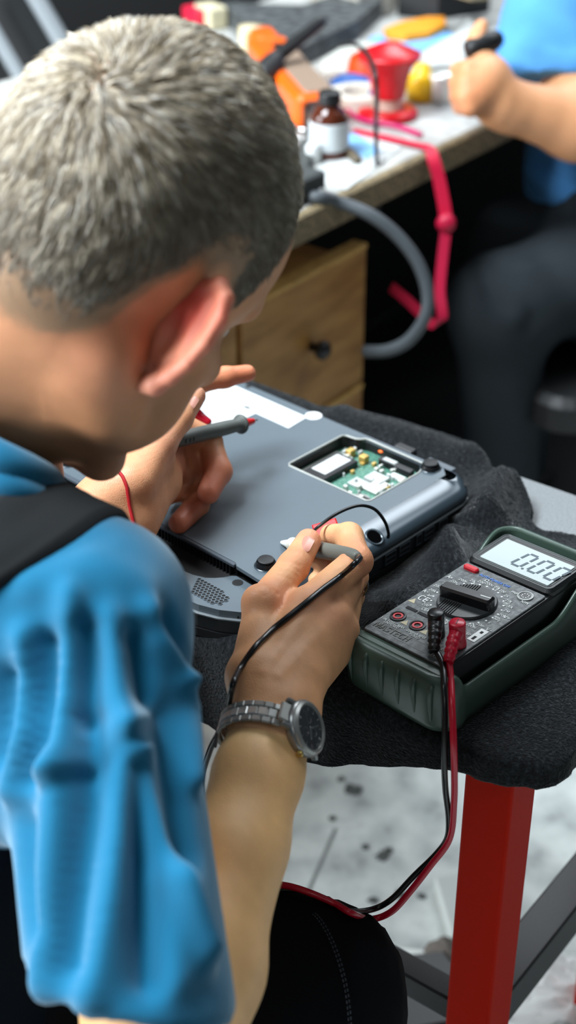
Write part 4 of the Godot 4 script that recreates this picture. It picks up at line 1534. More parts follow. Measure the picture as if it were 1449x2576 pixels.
	var back2 := W2 - A * 0.012
	a.cap(back, W1 - A * 0.05, 0.0200, 0.0200, 0.012)
	a.cap(back2, W2 - A * 0.05, 0.0195, 0.0195, 0.012)
	a.cap(W1 - A * 0.05, P(572, 2160, 0.925), 0.0205, 0.0265, 0.014)
	a.cap(P(572, 2160, 0.925), P(500, 2440, 0.875), 0.0265, 0.033, 0.014)
	a.cap(P(500, 2440, 0.875), E, 0.033, 0.036, 0.014)
	a.cap(W2 - A * 0.05, P(622, 2120, 0.945), 0.0195, 0.0240, 0.014)
	a.cap(P(622, 2120, 0.945), P(532, 2440, 0.89), 0.0240, 0.0280, 0.014)
	a.cap(P(532, 2440, 0.89), E, 0.0280, 0.034, 0.014)
	a.cap(E, E + (S - E) * 0.5, 0.037, 0.041, 0.02)
	var ag := a.net()
	dye(ag, lin(238, 188, 130), [[P(480, 2300, 0.86), 0.09, lin(238, 186, 126), 0.5]], nz, 0.10)
	body.add(ag)
	body_colors.append_array(ag.c)

func build_left_arm(body: Geo, LE: Vector3) -> void:
	var th := [[P(335, 1215, 1.128), 0.0170], [P(398, 1118, 1.150), 0.0135], [P(448, 1052, 1.172), 0.0112], [P(490, 996, 1.192), 0.0088]]
	var ix := [[P(396, 1010, 1.222), 0.0120], [P(492, 962, 1.250), 0.0098], [P(566, 949, 1.262), 0.0086], [P(622, 939, 1.272), 0.0074]]
	var md := [[P(430, 1062, 1.216), 0.0118], [P(524, 1108, 1.236), 0.0110], [P(550, 1186, 1.222), 0.0106], [P(524, 1240, 1.206), 0.0092]]
	var rg := [[P(436, 1122, 1.222), 0.0112], [P(520, 1214, 1.246), 0.0102], [P(494, 1272, 1.226), 0.0098], [P(450, 1316, 1.198), 0.0086]]
	var pk := [[P(424, 1176, 1.206), 0.0102], [P(462, 1196, 1.232), 0.0084], [P(446, 1236, 1.228), 0.0076], [P(424, 1250, 1.218), 0.0068]]
	var W1 := P(262, 1262, 1.128)
	var W2 := P(316, 1318, 1.138)
	var lo := []
	for c in [th, ix, md, rg, pk]:
		for q in c:
			lo.append(q[0])
	lo.append(P(230, 1340, 1.11))
	var b := bounds(lo, 0.024)
	var f := Field.new(b[0], b[1], 0.0021)
	for q in [[P(300, 1200, 1.148), ix[0][0], 0.0155, 0.0130], [P(312, 1225, 1.150), md[0][0], 0.0155, 0.0128], [P(324, 1250, 1.150), rg[0][0], 0.0155, 0.0124], [P(336, 1280, 1.150), pk[0][0], 0.0155, 0.0120]]:
		f.cap(q[0], q[1], q[2], q[3], 0.012)
	f.cap(th[0][0], P(396, 1150, 1.162), 0.0170, 0.0140, 0.014)
	f.cap(P(330, 1290, 1.140), P(404, 1218, 1.186), 0.0180, 0.0150, 0.014)
	f.cap(W1, P(318, 1200, 1.140), 0.0190, 0.0170, 0.014)
	f.cap(W2, P(350, 1270, 1.150), 0.0190, 0.0170, 0.014)
	f.cap(W1, P(160, 1350, 1.10), 0.0195, 0.0230, 0.014)
	f.cap(W2, P(220, 1420, 1.11), 0.0195, 0.0230, 0.014)
	for c in [th, ix, md, rg, pk]:
		chain(f, c, 0.0045)
	var g := f.net()
	var nz := FastNoiseLite.new()
	nz.frequency = 70.0
	lines(g, [[P(424, 1040, 1.156), P(448, 1066, 1.160), -0.0007, 0.0016], [P(414, 1046, 1.156), P(440, 1074, 1.158), -0.0006, 0.0016]])
	g.n = PackedVector3Array()
	g.smooth()
	dye(g, lin(212, 152, 112), [[th[1][0], 0.024, lin(212, 150, 122), 0.6], [md[3][0], 0.03, lin(196, 104, 82), 0.7], [md[2][0], 0.024, lin(206, 118, 92), 0.7], [rg[3][0], 0.03, lin(186, 98, 78), 0.7], [ix[3][0], 0.03, lin(212, 124, 88), 0.7], [ix[2][0], 0.03, lin(212, 124, 88), 0.6], [th[3][0], 0.016, lin(214, 150, 128), 0.6], [P(430, 1120, 1.20), 0.035, lin(178, 98, 80), 0.6]], nz, 0.12)
	body.add(g)
	body_colors.append_array(g.c)
	left_field = f
	var fb := bounds([W1, W2, LE], 0.06)
	var a := Field.new(fb[0], fb[1], 0.006)
	a.cap(P(200, 1315, 1.112), P(60, 1440, 1.07), 0.0210, 0.030, 0.014)
	a.cap(P(255, 1385, 1.12), P(90, 1500, 1.08), 0.0210, 0.028, 0.014)
	a.cap(P(60, 1440, 1.07), LE, 0.030, 0.036, 0.014)
	var ag := a.net()
	dye(ag, lin(206, 150, 112), [], nz, 0.1)
	body.add(ag)
	body_colors.append_array(ag.c)

# sleeve folds: [height, width, points down the fold]
const FOLDS := [
	[0.0088, 0.0078, [182, 1500], [178, 1600], [172, 1760], [152, 1880], [130, 1935]],
	[0.0078, 0.0074, [60, 1600], [72, 1720], [66, 1840], [30, 1990]],
	[0.0085, 0.0097, [270, 1560], [287, 1645], [292, 1740], [296, 1812]],
	[0.0085, 0.0074, [372, 1540], [400, 1610], [440, 1670], [455, 1700]],
	[0.0071, 0.0058, [452, 1720], [474, 1780], [480, 1850], [486, 1960]],
	[0.0092, 0.0108, [150, 1935], [140, 2080], [130, 2240], [120, 2400], [118, 2480]],
	[0.0092, 0.0103, [312, 1838], [312, 1960], [306, 2080], [280, 2260], [250, 2420], [230, 2500]],
	[0.0085, 0.0068, [360, 1900], [372, 2000], [398, 2120], [450, 2260], [500, 2390]],
	[0.0078, 0.0088, [440, 2200], [470, 2300], [505, 2420]],
	[0.0064, 0.0108, [420, 2230], [430, 2330], [440, 2460]],
	[-0.0100, 0.0083, [222, 1580], [226, 1680], [224, 1800]],
	[-0.0085, 0.0078, [128, 1620], [122, 1740], [105, 1860], [70, 1960]],
	[-0.0071, 0.0068, [30, 1700], [20, 1800], [10, 1900]],
	[-0.0082, 0.0088, [252, 1820], [236, 1960], [222, 2100], [196, 2280], [186, 2420]],
	[-0.0100, 0.0078, [350, 1940], [352, 2080], [360, 2240], [366, 2370], [372, 2470]],
	[-0.0088, 0.0108, [420, 1800], [430, 1920], [450, 2060], [466, 2140]],
	[-0.0085, 0.0074, [338, 1610], [352, 1680], [366, 1740]],
	[-0.0078, 0.0068, [416, 1560], [456, 1640], [480, 1690]],
	[-0.0085, 0.0088, [66, 2080], [70, 2200], [92, 2330]],
	[0.0026, 0.0049, [60, 2000], [140, 1945], [240, 1915], [320, 1836], [372, 1815]],
	[-0.0029, 0.0054, [60, 2022], [140, 1967], [240, 1938], [322, 1858], [376, 1838]],
	[0.0040, 0.0116, [80, 1470], [220, 1420], [360, 1480]],
]

func folds(g: Geo, segs: Array) -> void:
	# each vertex takes the weighted height of the folds near it
	var add := PackedFloat32Array()
	add.resize(g.v.size())
	var best := {}
	var lo := Vector3.ONE * 9.0
	var hi := -lo
	for q in segs:
		lo = lo.min(q[0]).min(q[1])
		hi = hi.max(q[0]).max(q[1])
	lo -= Vector3.ONE * 0.03
	hi += Vector3.ONE * 0.03
	var near := PackedInt32Array()
	for k in g.v.size():
		var p := g.v[k]
		if p.x > lo.x and p.y > lo.y and p.z > lo.z and p.x < hi.x and p.y < hi.y and p.z < hi.z:
			near.append(k)
	for q in segs:
		var a: Vector3 = q[0]
		var b: Vector3 = q[1]
		var w: float = q[3]
		var mid := (a + b) * 0.5
		var reach := (a.distance_to(b) * 0.5 + 2.6 * w) ** 2
		for k in near:
			var p := g.v[k]
			if p.distance_squared_to(mid) > reach:
				continue
			var c := Geometry3D.get_closest_point_to_segment(p, a, b)
			var d := p.distance_to(c) / w
			if d < 2.6:
				var h: float = q[2] * exp(-d * d)
				var key := [k, q[2], q[3]]
				if absf(h) > absf(best.get(key, 0.0)):
					best[key] = h
	for key in best:
		add[key[0]] += best[key]
	for k in g.v.size():
		g.v[k] += g.n[k] * add[k]

func refined(g: Geo) -> Geo:
	# every triangle in four
	var o := Geo.new()
	o.v = g.v.duplicate()
	o.n = g.n.duplicate()
	var mid := {}
	for k in range(0, g.i.size(), 3):
		var m := PackedInt32Array()
		for e in 3:
			var a := g.i[k + e]
			var b := g.i[k + (e + 1) % 3]
			var key := mini(a, b) * 4194304 + maxi(a, b)
			if not mid.has(key):
				mid[key] = o.v.size()
				o.v.append((g.v[a] + g.v[b]) * 0.5)
				o.n.append((g.n[a] + g.n[b]).normalized())
			m.append(mid[key])
		o.tri(g.i[k], m[0], m[2])
		o.tri(m[0], g.i[k + 1], m[1])
		o.tri(m[2], m[1], g.i[k + 2])
		o.tri(m[0], m[1], m[2])
	relax(o, 3)
	o.smooth()
	soften(o, 10)
	return o

func soften(o: Geo, times: int) -> void:
	# average the normals over neighbours
	for it in times:
		var sum := o.n.duplicate()
		for k in range(0, o.i.size(), 3):
			for e in 3:
				sum[o.i[k + e]] += o.n[o.i[k + (e + 1) % 3]]
		for k in sum.size():
			o.n[k] = sum[k].normalized()

func relax(g: Geo, times: int) -> void:
	for it in times:
		var sum := g.v.duplicate()
		var cnt := PackedFloat32Array()
		cnt.resize(g.v.size())
		cnt.fill(1.0)
		for k in range(0, g.i.size(), 3):
			for e in 3:
				var a := g.i[k + e]
				sum[a] += g.v[g.i[k + (e + 1) % 3]]
				cnt[a] += 1.0
		for k in sum.size():
			g.v[k] = sum[k] / cnt[k]

func nail(parent: Node, at: Vector3, along: Vector3, nrm: Vector3, w: float, l: float) -> void:
	along = along.normalized()
	nrm = (nrm - along * nrm.dot(along)).normalized()
	var g := Geo.new()
	var nu := 10
	var nv := 10
	for i in nv + 1:
		for k in nu + 1:
			var u := (float(k) / nu - 0.5) * 2.0
			var v := (float(i) / nv - 0.5) * 2.0
			var rim := 1.0 - pow(absf(v), 6.0) * 0.20
			var x := u * w * rim
			var z := v * l * (1.0 - 0.10 * u * u)
			var y := -0.42 * w * u * u - 0.0006 * v * v
			g.v.append(Vector3(x, y, z))
	for i in nv:
		for k in nu:
			var q := i * (nu + 1) + k
			g.quad(q, q + nu + 1, q + nu + 2, q + 1)
	obj("fingernail", g.mesh(), M.nail, parent, Transform3D(Basis(nrm.cross(along), nrm, along), at))

func build_shirt(person: Node3D, S: Vector3, NB: Vector3, hipR: Vector3, hipL: Vector3, Rt: Vector3) -> void:
	var cam := (Vector3(0, CAM_Y, 0) - S).normalized()
	var Q := P(332, 2540, 0.800)
	var T := P(10, 1440, 0.885)
	var T2 := P(-240, 1270, 0.93)
	var SL := S - Rt * 0.36
	var b := bounds([S, Q, T, T2, hipR, hipL, NB, SL], 0.10)
	b[0] = b[0].max(Vector3(-0.62, 0.44, -1.2))
	var f := Field.new(b[0], b[1], 0.0044)
	f.cap(S, Q, 0.0500, 0.0505, 0.02)
	f.cap(S + (Q - S) * 0.40 - Vector3(0.007, 0, 0), Q + Vector3(0.001, 0, 0), 0.047, 0.0490, 0.02)
	f.cap(T, S, 0.050, 0.0505, 0.03)
	f.cap(T2, T, 0.055, 0.050, 0.03)
	f.cap(T2, SL, 0.055, 0.052, 0.03)
	f.cap(SL, SL + Vector3(0.03, -0.22, -0.05), 0.055, 0.052, 0.03)
	f.cap(S - Rt * 0.07 - Vector3(0, 0.06, 0), hipR, 0.075, 0.105, 0.05)
	f.cap(S - Rt * 0.18 - Vector3(0, 0.05, 0), (hipR + hipL) * 0.5, 0.085, 0.11, 0.05)
	f.cap(SL + Rt * 0.07 - Vector3(0, 0.06, 0), hipL, 0.075, 0.105, 0.05)
	# the back of the shirt beside the sleeve
	f.cap(P(70, 1570, 0.875), P(10, 1930, 0.865), 0.047, 0.034, 0.03)
	f.cap(P(-60, 1560, 0.90), P(-120, 1860, 0.92), 0.06, 0.055, 0.04)
	# the sleeve ends in a hem; the inside of the sleeve is hollow there
	var ax := (Q - S).normalized()
	var hem := P(322, 2492, 0.802)
	var hn := (ax + Vector3(-0.34, 0.0, -0.35)).normalized()
	f.cut(hem, hn, 0.11)
	f.cap(hem - ax * 0.05, hem + ax * 0.08, 0.034, 0.052, 0.004, 1)
	shirt_field = f
	var g := f.net()
	# folds: they fan out from the shoulder and run down the sleeve, with a break at the sleeve seam
	var segs := []
	for q in FOLDS:
		var prev := Vector3.ZERO
		for k in range(2, q.size()):
			var d := surface_dep(f, q[k][0], q[k][1], 0.6, 1.3)
			if d < 0.0:
				prev = Vector3.ZERO
				continue
			var p := P(q[k][0], q[k][1], d)
			if prev != Vector3.ZERO:
				segs.append([prev, p, q[0], q[1]])
			prev = p
	g = refined(g)
	folds(g, segs)
	g.n = PackedVector3Array()
	g.smooth()
	soften(g, 5)
	var shirt := obj("shirt", g.mesh(), M.shirt, person)
	shirt.set_meta("label", "bright blue short-sleeved shirt")
	# collar: a soft band round the neck
	var cp := catmull([P(-220, 1085, 0.93), P(-120, 1095, 0.865), P(-20, 1148, 0.850), P(60, 1186, 0.858), P(112, 1216, 0.880), P(120, 1232, 0.915), P(60, 1200, 0.96), P(-80, 1120, 1.0), P(-220, 1060, 0.99)], 6, true)
	obj("collar", tube(cp, 0.0115, 12, true, 1.0).mesh(), M.shirt, shirt)
	var cp2 := PackedVector3Array()
	for q in cp:
		cp2.append(q + Vector3(0.004, -0.012, 0.008))
	obj("collar_fold", tube(cp2, 0.0100, 12, true).mesh(), M.shirt, shirt)
	# rolled hem along the cut
	var s1 := hn.cross(cam).normalized()
	var s2 := hn.cross(s1).normalized()
	var hp := PackedVector3Array()
	var mid := hem - hn * 0.002
	for k in 56:
		var w := TAU * k / 56
		var dv := s1 * cos(w) + s2 * sin(w)
		var r := 0.030
		while r < 0.09 and f.sample(mid - hn * 0.004 + dv * r) < 0.0:
			r += 0.001
		hp.append(mid + dv * (r - 0.0015))
	for it in 3:
		var sm := hp.duplicate()
		for k in 56:
			sm[k] = hp[k] * 0.5 + (hp[(k + 1) % 56] + hp[(k + 55) % 56]) * 0.25
		hp = sm
	obj("hem", tube(hp, 0.0042, 10, true).mesh(), M.shirt, shirt)
	# black strap over the shoulder: a band that follows the shirt round the line of the shoulder
	var axs := (S - T).normalized()
	var c0 := T.lerp(S, 0.40)
	var upd := (Vector3.UP - axs * axs.y).normalized()
	var bk := axs.cross(upd).normalized()
	if bk.dot(cam) < 0:
		bk = -bk
	var rows := []
	for i in 41:
		var th := lerpf(-1.9, 2.3, i / 40.0)
		var dv := upd * cos(th) + bk * sin(th)
		var row := []
		for k in 15:
			var sft := (k / 14.0 - 0.5) * 0.056
			var o := c0 + axs * (sft - 0.042 * smoothstep(0.0, 1.6, th)) + bk * (0.010 * sin(th))
			var r := 0.02
			while r < 0.11 and f.sample(o + dv * r) < 0.0:
				r += 0.0015
			row.append(o + dv * (r + (0.0050 if k > 0 and k < 14 else 0.0008)))
		rows.append(row)
	for it in 4:
		var sm := rows.duplicate(true)
		for i in range(1, 40):
			for k in range(15):
				sm[i][k] = rows[i][k] * 0.5 + (rows[i - 1][k] + rows[i + 1][k]) * 0.25
		rows = sm
	var sg := strip(rows)
	sg.smooth()
	if sg.n[20 * 15 + 7].dot(upd) < 0.0:
		for k in range(0, sg.i.size(), 3):
			var q := sg.i[k + 1]
			sg.i[k + 1] = sg.i[k + 2]
			sg.i[k + 2] = q
		sg.smooth()
	var st := obj("apron_strap", sg.mesh(), M.strap, person)
	st.set_meta("label", "wide black cloth strap over the shoulder")
	# body of the strapped garment; the shirt's shade is put into its dark colour
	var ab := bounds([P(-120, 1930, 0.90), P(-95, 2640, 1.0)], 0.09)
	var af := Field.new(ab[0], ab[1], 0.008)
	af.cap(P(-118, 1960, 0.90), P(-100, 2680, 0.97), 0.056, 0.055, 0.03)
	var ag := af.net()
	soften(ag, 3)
	obj("shaded_apron", ag.mesh(), M.shaded_apron, person).set_meta("label", "dark navy garment body under the strap, shade of the shirt put into its colour")

func build_trousers(person: Node3D, hipR: Vector3, hipL: Vector3) -> void:
	var kneeR := P(812, 2490, 1.06)
	var kneeL := P(250, 1990, 1.24)
	var footR := Vector3(kneeR.x + 0.02, 0.10, kneeR.z - 0.02)
	var footL := Vector3(kneeL.x + 0.02, 0.10, kneeL.z - 0.06)
	var b := bounds([hipR, hipL, kneeR, kneeL, footR, footL], 0.13)
	var f := Field.new(b[0], b[1], 0.010)
	f.cap(hipR, kneeR, 0.085, 0.052, 0.03)
	f.cap(hipL, kneeL, 0.085, 0.055, 0.03)
	f.cap(kneeR, footR, 0.053, 0.045, 0.03)
	f.cap(kneeL, footL, 0.054, 0.045, 0.03)
	f.cap(hipR, hipL, 0.10, 0.10, 0.05)
	f.cap(P(770, 2370, 1.075), P(690, 2330, 1.065), 0.024, 0.024, 0.03)
	var g := f.net()
	trouser_field = f
	var nz := FastNoiseLite.new()
	nz.frequency = 11.0
	nz.seed = 8
	for k in g.v.size():
		g.v[k] += g.n[k] * 0.005 * nz.get_noise_3dv(g.v[k] * Vector3(1.0, 0.5, 1.6))
	g.n = PackedVector3Array()
	g.smooth()
	var tr := obj("trousers", g.mesh(), M.trousers, person)
	tr.set_meta("label", "black trousers")
	# double row of seam stitches over the knee
	for r in 2:
		for k in 26:
			var x := 786.0 + 92.0 * sin(k / 26.0 * 1.5) + r * 6.0
			var y := 2300.0 + 290.0 * pow(k / 26.0, 1.35) - r * 3.0
			var d := surface_dep(f, x, y, 0.9, 1.2)
			var x2 := 786.0 + 92.0 * sin((k + 0.55) / 26.0 * 1.5) + r * 6.0
			var y2 := 2300.0 + 290.0 * pow((k + 0.55) / 26.0, 1.35) - r * 3.0
			var d2 := surface_dep(f, x2, y2, 0.9, 1.2)
			if d > 0 and d2 > 0:
				obj("stitch", tube(PackedVector3Array([P(x, y, d - 0.0022), P(x2, y2, d2 - 0.0022)]), 0.0005, 4).mesh(), M.stitch, tr)
	# shoes on the floor
	for q in [[footR, Vector3(0.7, 0, -0.7)], [footL, Vector3(0.7, 0, -0.7)]]:
		var sh := Geo.new()
		sh.add(ball(Vector3(0.045, 0.045, 0.125), 14), Transform3D(Basis.looking_at(q[1], Vector3.UP), Vector3(q[0].x, 0.045, q[0].z) + q[1] * 0.05))
		obj("shoe", sh.mesh(), M.rubber, person)

func build_person() -> void:
	M.skin = mat(Color(1, 1, 1), 0.5, 0.0, 0.45)
	M.skin.vertex_color_use_as_albedo = true
	M.skin.subsurf_scatter_enabled = true
	M.skin.subsurf_scatter_strength = 0.12
	relief(M.skin, 0.16, 0.022, 22.0, 61, 5)
	M.nail = mat(rgb(202, 142, 124), 0.32, 0.0, 0.5)
	M.shirt = relief(mat(rgb(6, 94, 128), 0.85, 0.0, 0.25), 0.45, 0.01, 60.0, 62, 2)
	M.shirt.rim_enabled = true
	M.shirt.rim = 0.9
	M.shirt.rim_tint = 0.15
	M.strap = relief(mat(rgb(26, 28, 29), 0.9, 0.0, 0.2), 0.4, 0.02, 40.0, 63)
	M.strap.rim_enabled = true
	M.strap.rim = 0.3
	M.shaded_apron = relief(mat(rgb(8, 18, 28), 0.9, 0.0, 0.2), 0.4, 0.02, 40.0, 65)  # navy this dark holds the shade of the torso
	M.trousers = relief(mat(rgb(13, 14, 17), 0.9, 0.0, 0.2), 0.4, 0.01, 50.0, 64)
	M.stitch = mat(rgb(54, 60, 68), 0.9)
	head_frame()
	var Rt := Vector3(0.707, 0, 0.707)
	var S := P(235, 1545, 0.87)
	var E := P(400, 2720, 0.825)
	var NB := S - Rt * 0.165 + Vector3(0, 0.075, 0)
	var D := Vector3(0.72, 0, -0.69)
	var hips := NB + Vector3(-0.46 * 0.55, -0.44, 0.46 * 0.5)
	var hipR := hips + Rt * 0.085
	var hipL := hips - Rt * 0.085
	var p := thing("person", "seated man with short grizzled hair and blue shirt bent over the laptop", "person", Transform3D())
	var body := Geo.new()
	var head := build_head(body, NB)
	build_right_arm(body, S, E)
	build_left_arm(body, P(-70, 1640, 1.02))
	# trunk, upper arms and legs under the clothes
	var tb := bounds([NB, hipR, hipL, S, S - Rt * 0.36, E], 0.12)
	var f := Field.new(tb[0], tb[1], 0.012)
	f.cap(NB - Vector3(0, 0.06, 0), hips, 0.085, 0.09, 0.05)
	f.cap(S - Vector3(0, 0.012, 0), S - Rt * 0.36, 0.035, 0.035, 0.04)
	f.cap(NB, NB - Vector3(0, 0.06, 0), 0.052, 0.06, 0.04)
	f.cap(S, E + (S - E) * 0.4, 0.038, 0.036, 0.03)
	var tg := f.net()
	dye(tg, lin(206, 150, 114), [])
	body.add(tg)
	body_colors.append_array(tg.c)
	body.c = body_colors
	var bo := obj("body", body.mesh(), M.skin, p)
	# nails, eyes, brows
	nail(bo, P(760, 1364, surface_dep(hand_field, 760, 1364, 0.95, 1.3) - 0.0004), P(776, 1340, 1.128) - P(745, 1398, 1.106), Vector3(0, CAM_Y, 0) - P(800, 1375, 1.118) + Vector3(-0.55, 0, 0), 0.0074, 0.0088)
	nail(bo, P(478, 1004, surface_dep(left_field, 478, 1004, 1.05, 1.4) - 0.0004), P(490, 985, 1.196) - P(465, 1025, 1.18), Vector3(0, CAM_Y, 0) - P(470, 990, 1.18) + Vector3(-0.3, 0.1, 0), 0.0060, 0.0080)
	for s in [-1, 1]:
		var ey := obj("eye", ball(Vector3.ONE * 0.0118, 14).mesh(), M.white, bo, Transform3D(Basis(), H(s * 0.031, -0.020, 0.0735)))
		obj("iris", ball(Vector3(0.0055, 0.0055, 0.002), 10).mesh(), M.black, ey, Transform3D(Basis(HR, HU, HF), HF * 0.0105 - HU * 0.003))
		var br := Geo.new()
		var arc := catmull([H(s * 0.014, 0.004, 0.1015), H(s * 0.030, 0.010, 0.0965), H(s * 0.048, 0.006, 0.0810)], 5)
		obj("eyebrow", tube(arc, [0.0016, 0.002, 0.0024, 0.0026, 0.0026, 0.0026, 0.0025, 0.0023, 0.0020, 0.0016, 0.001], 6).mesh(), mat(rgb(70, 56, 42), 0.9), bo)
	build_hair(p, head)
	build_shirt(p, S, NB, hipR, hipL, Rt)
	build_trousers(p, hipR, hipL)
	# stool he sits on
	var st := thing("stool", "dark round stool under the seated man in the blue shirt", "stool", Transform3D(Basis(), Vector3(hips.x, 0, hips.z)))
	var hy: float = hips.y - 0.085
	obj("seat", lathe([Vector2(0, 0), Vector2(0.17, 0), Vector2(0.18, 0.012), Vector2(0.18, 0.035), Vector2(0.165, 0.05), Vector2(0, 0.052)], 36, false).mesh(), M.rubber, st, Transform3D(Basis(), Vector3(0, hy - 0.052, 0)))
	for k in 4:
		var w := PI / 4 + PI / 2 * k
		obj("leg", tube(PackedVector3Array([Vector3(cos(w) * 0.11, hy - 0.05, sin(w) * 0.11), Vector3(cos(w) * 0.17, 0.0, sin(w) * 0.17)]), 0.012, 10).mesh(), M.dark_steel, st)

# ---------------------------------------------------------------- wristwatch, bracelet, ring
func build_watch() -> void:
	var E := P(400, 2720, 0.825)
	var Wc := P(662, 1846, 0.986)
	var A := (P(668, 1790, 1.0) - P(560, 2240, 0.91)).normalized()
	var s := (Vector3.RIGHT - A * A.x).normalized()
	var n := s.cross(A).normalized()
	# the watch's own axes: x across the wrist towards its right, y along the arm to the hand, z out of the back of the wrist
	var t := thing("wristwatch", "steel wristwatch with a black dial on the right wrist of the man with the laptop", "watch", Transform3D(Basis(s, A, n), Wc))
	var ra := 0.0272
	var rb := 0.0232
	var ring := func(w: float, r: float) -> Vector3: return Vector3(sin(w) * (ra + r), 0, cos(w) * (rb + r))
	var wf := deg_to_rad(62.0)    # where the case sits
	M.link = mat(rgb(168, 168, 164), 0.36, 0.75)
	M.link_bright = mat(rgb(206, 206, 202), 0.30, 0.75)
	M.case = mat(rgb(140, 141, 140), 0.32, 0.8)
	var link := bev(Vector3(0.0064, 0.0046, 0.0028), 0.0007).mesh()
	var mid := bev(Vector3(0.0064, 0.0066, 0.0028), 0.0007).mesh()
	var steps := 22
	for k in steps:
		var w := wf + deg_to_rad(36.0) + (TAU - deg_to_rad(72.0)) * (k + 0.5) / steps
		for row in [-1, 0, 1]:
			var ww: float = w + (TAU - deg_to_rad(72.0)) / steps * (0.5 if row == 0 else 0.0)
			if row == 0 and k == steps - 1:
				continue
			var p: Vector3 = ring.call(ww, 0.0014)
			var tx := (ring.call(ww + 0.01, 0.0) - ring.call(ww - 0.01, 0.0) as Vector3).normalized()
			var z := tx.cross(Vector3.UP).normalized()
			if z.dot(p) < 0:
				z = -z
			obj("link", mid if row == 0 else link, M.link if row != 0 else M.link_bright, t, Transform3D(Basis(Vector3.UP.cross(z).normalized(), Vector3.UP, z), p + Vector3(0, row * 0.0058, 0)))
	# case, bezel, dial, crystal, hands
	var cz := Vector3(sin(deg_to_rad(58.0)), 0, cos(deg_to_rad(58.0))).normalized()
	var cp: Vector3 = ring.call(wf, 0.0020)
	var cb := Basis(Vector3.UP.cross(cz).normalized(), cz, Vector3.UP.cross(cz).normalized().cross(cz)).orthonormalized()
	var c := obj("case", lathe([Vector2(0.0, -0.002), Vector2(0.0168, -0.002), Vector2(0.0186, 0.0005), Vector2(0.0190, 0.0028), Vector2(0.0184, 0.0048), Vector2(0.0170, 0.0052)], 48, false).mesh(), M.case, t, Transform3D(cb, cp))
	obj("bezel", lathe([Vector2(0.0180, 0.0045), Vector2(0.0178, 0.0060), Vector2(0.0160, 0.0074), Vector2(0.0148, 0.0072), Vector2(0.0146, 0.0058)], 48).mesh(), M.link, c)
	obj("dial", lathe([Vector2(0.0150, 0.0056), Vector2(0.0, 0.0057)], 40).mesh(), mat(rgb(9, 10, 11), 0.35), c)
	for k in 12:
		var w := TAU * k / 12
		obj("hour_mark", bev(Vector3(0.0007, 0.0004, 0.0026), 0.0001).mesh(), M.chrome, c, Transform3D(Basis(Vector3.UP, w), Vector3(sin(w) * 0.0122, 0.0060, cos(w) * 0.0122)))
	for h in [[0.5, 0.0080, 0.0011], [2.3, 0.0110, 0.0009], [4.0, 0.0118, 0.0004]]:
		obj("hand", bev(Vector3(h[2], 0.0003, h[1]), 0.0001).mesh(), M.chrome, c, Transform3D(Basis(Vector3.UP, h[0]), Vector3(sin(h[0]) * h[1] * 0.45, 0.0063, cos(h[0]) * h[1] * 0.45)))
	for q in [[0.0055, 0.0], [-0.0028, 0.0048], [-0.0028, -0.0048]]:
		obj("subdial", lathe([Vector2(0.0030, 0.0058), Vector2(0.0030, 0.0061), Vector2(0.0026, 0.0061), Vector2(0.0025, 0.0058)], 20).mesh(), M.dark_steel, c, Transform3D(Basis(), Vector3(q[0], 0, q[1])))
	var crystal := mat(Color(0.9, 0.95, 1.0, 0.03), 0.02, 0.0, 0.25)
	crystal.transparency = BaseMaterial3D.TRANSPARENCY_ALPHA
	obj("crystal", lathe([Vector2(0.0149, 0.0070), Vector2(0.0110, 0.0077), Vector2(0.0, 0.0080)], 40, false).mesh(), crystal, c)
	for sx in [-1, 1]:
		for sy in [-1, 1]:
			obj("lug", bev(Vector3(0.0080, 0.0045, 0.0036), 0.001).mesh(), M.case, c, Transform3D(Basis(Vector3(0, 0, 1), -sx * 0.42), Vector3(sx * 0.0172, 0.0006, sy * 0.0092)))
		obj("end_link", bev(Vector3(0.0072, 0.0034, 0.0140), 0.0009).mesh(), M.link, c, Transform3D(Basis(Vector3(0, 0, 1), -sx * 0.5), Vector3(sx * 0.0196, -0.0012, 0)))
	obj("crown", lathe([Vector2(0.0, 0.0), Vector2(0.0022, 0.0), Vector2(0.0026, 0.0008), Vector2(0.0026, 0.0026), Vector2(0.0020, 0.0032), Vector2(0, 0.0033)], 18).mesh(), mat(rgb(186, 158, 92), 0.25, 0.9), c, Transform3D(Basis(Vector3.RIGHT, PI / 2 * (1.0 if cb.z.dot(Vector3.UP) < 0.0 else -1.0)), Vector3(0, 0.0022, (1.0 if cb.z.dot(Vector3.UP) < 0.0 else -1.0) * 0.0182)))
	# clasp bar at the left edge of the wrist
	obj("clasp", bev(Vector3(0.0165, 0.0176, 0.0020), 0.0006).mesh(), M.dark_steel, t, Transform3D(Basis(Vector3.UP, -PI / 2 + 0.1), ring.call(-PI / 2 - 0.15, 0.0030)))

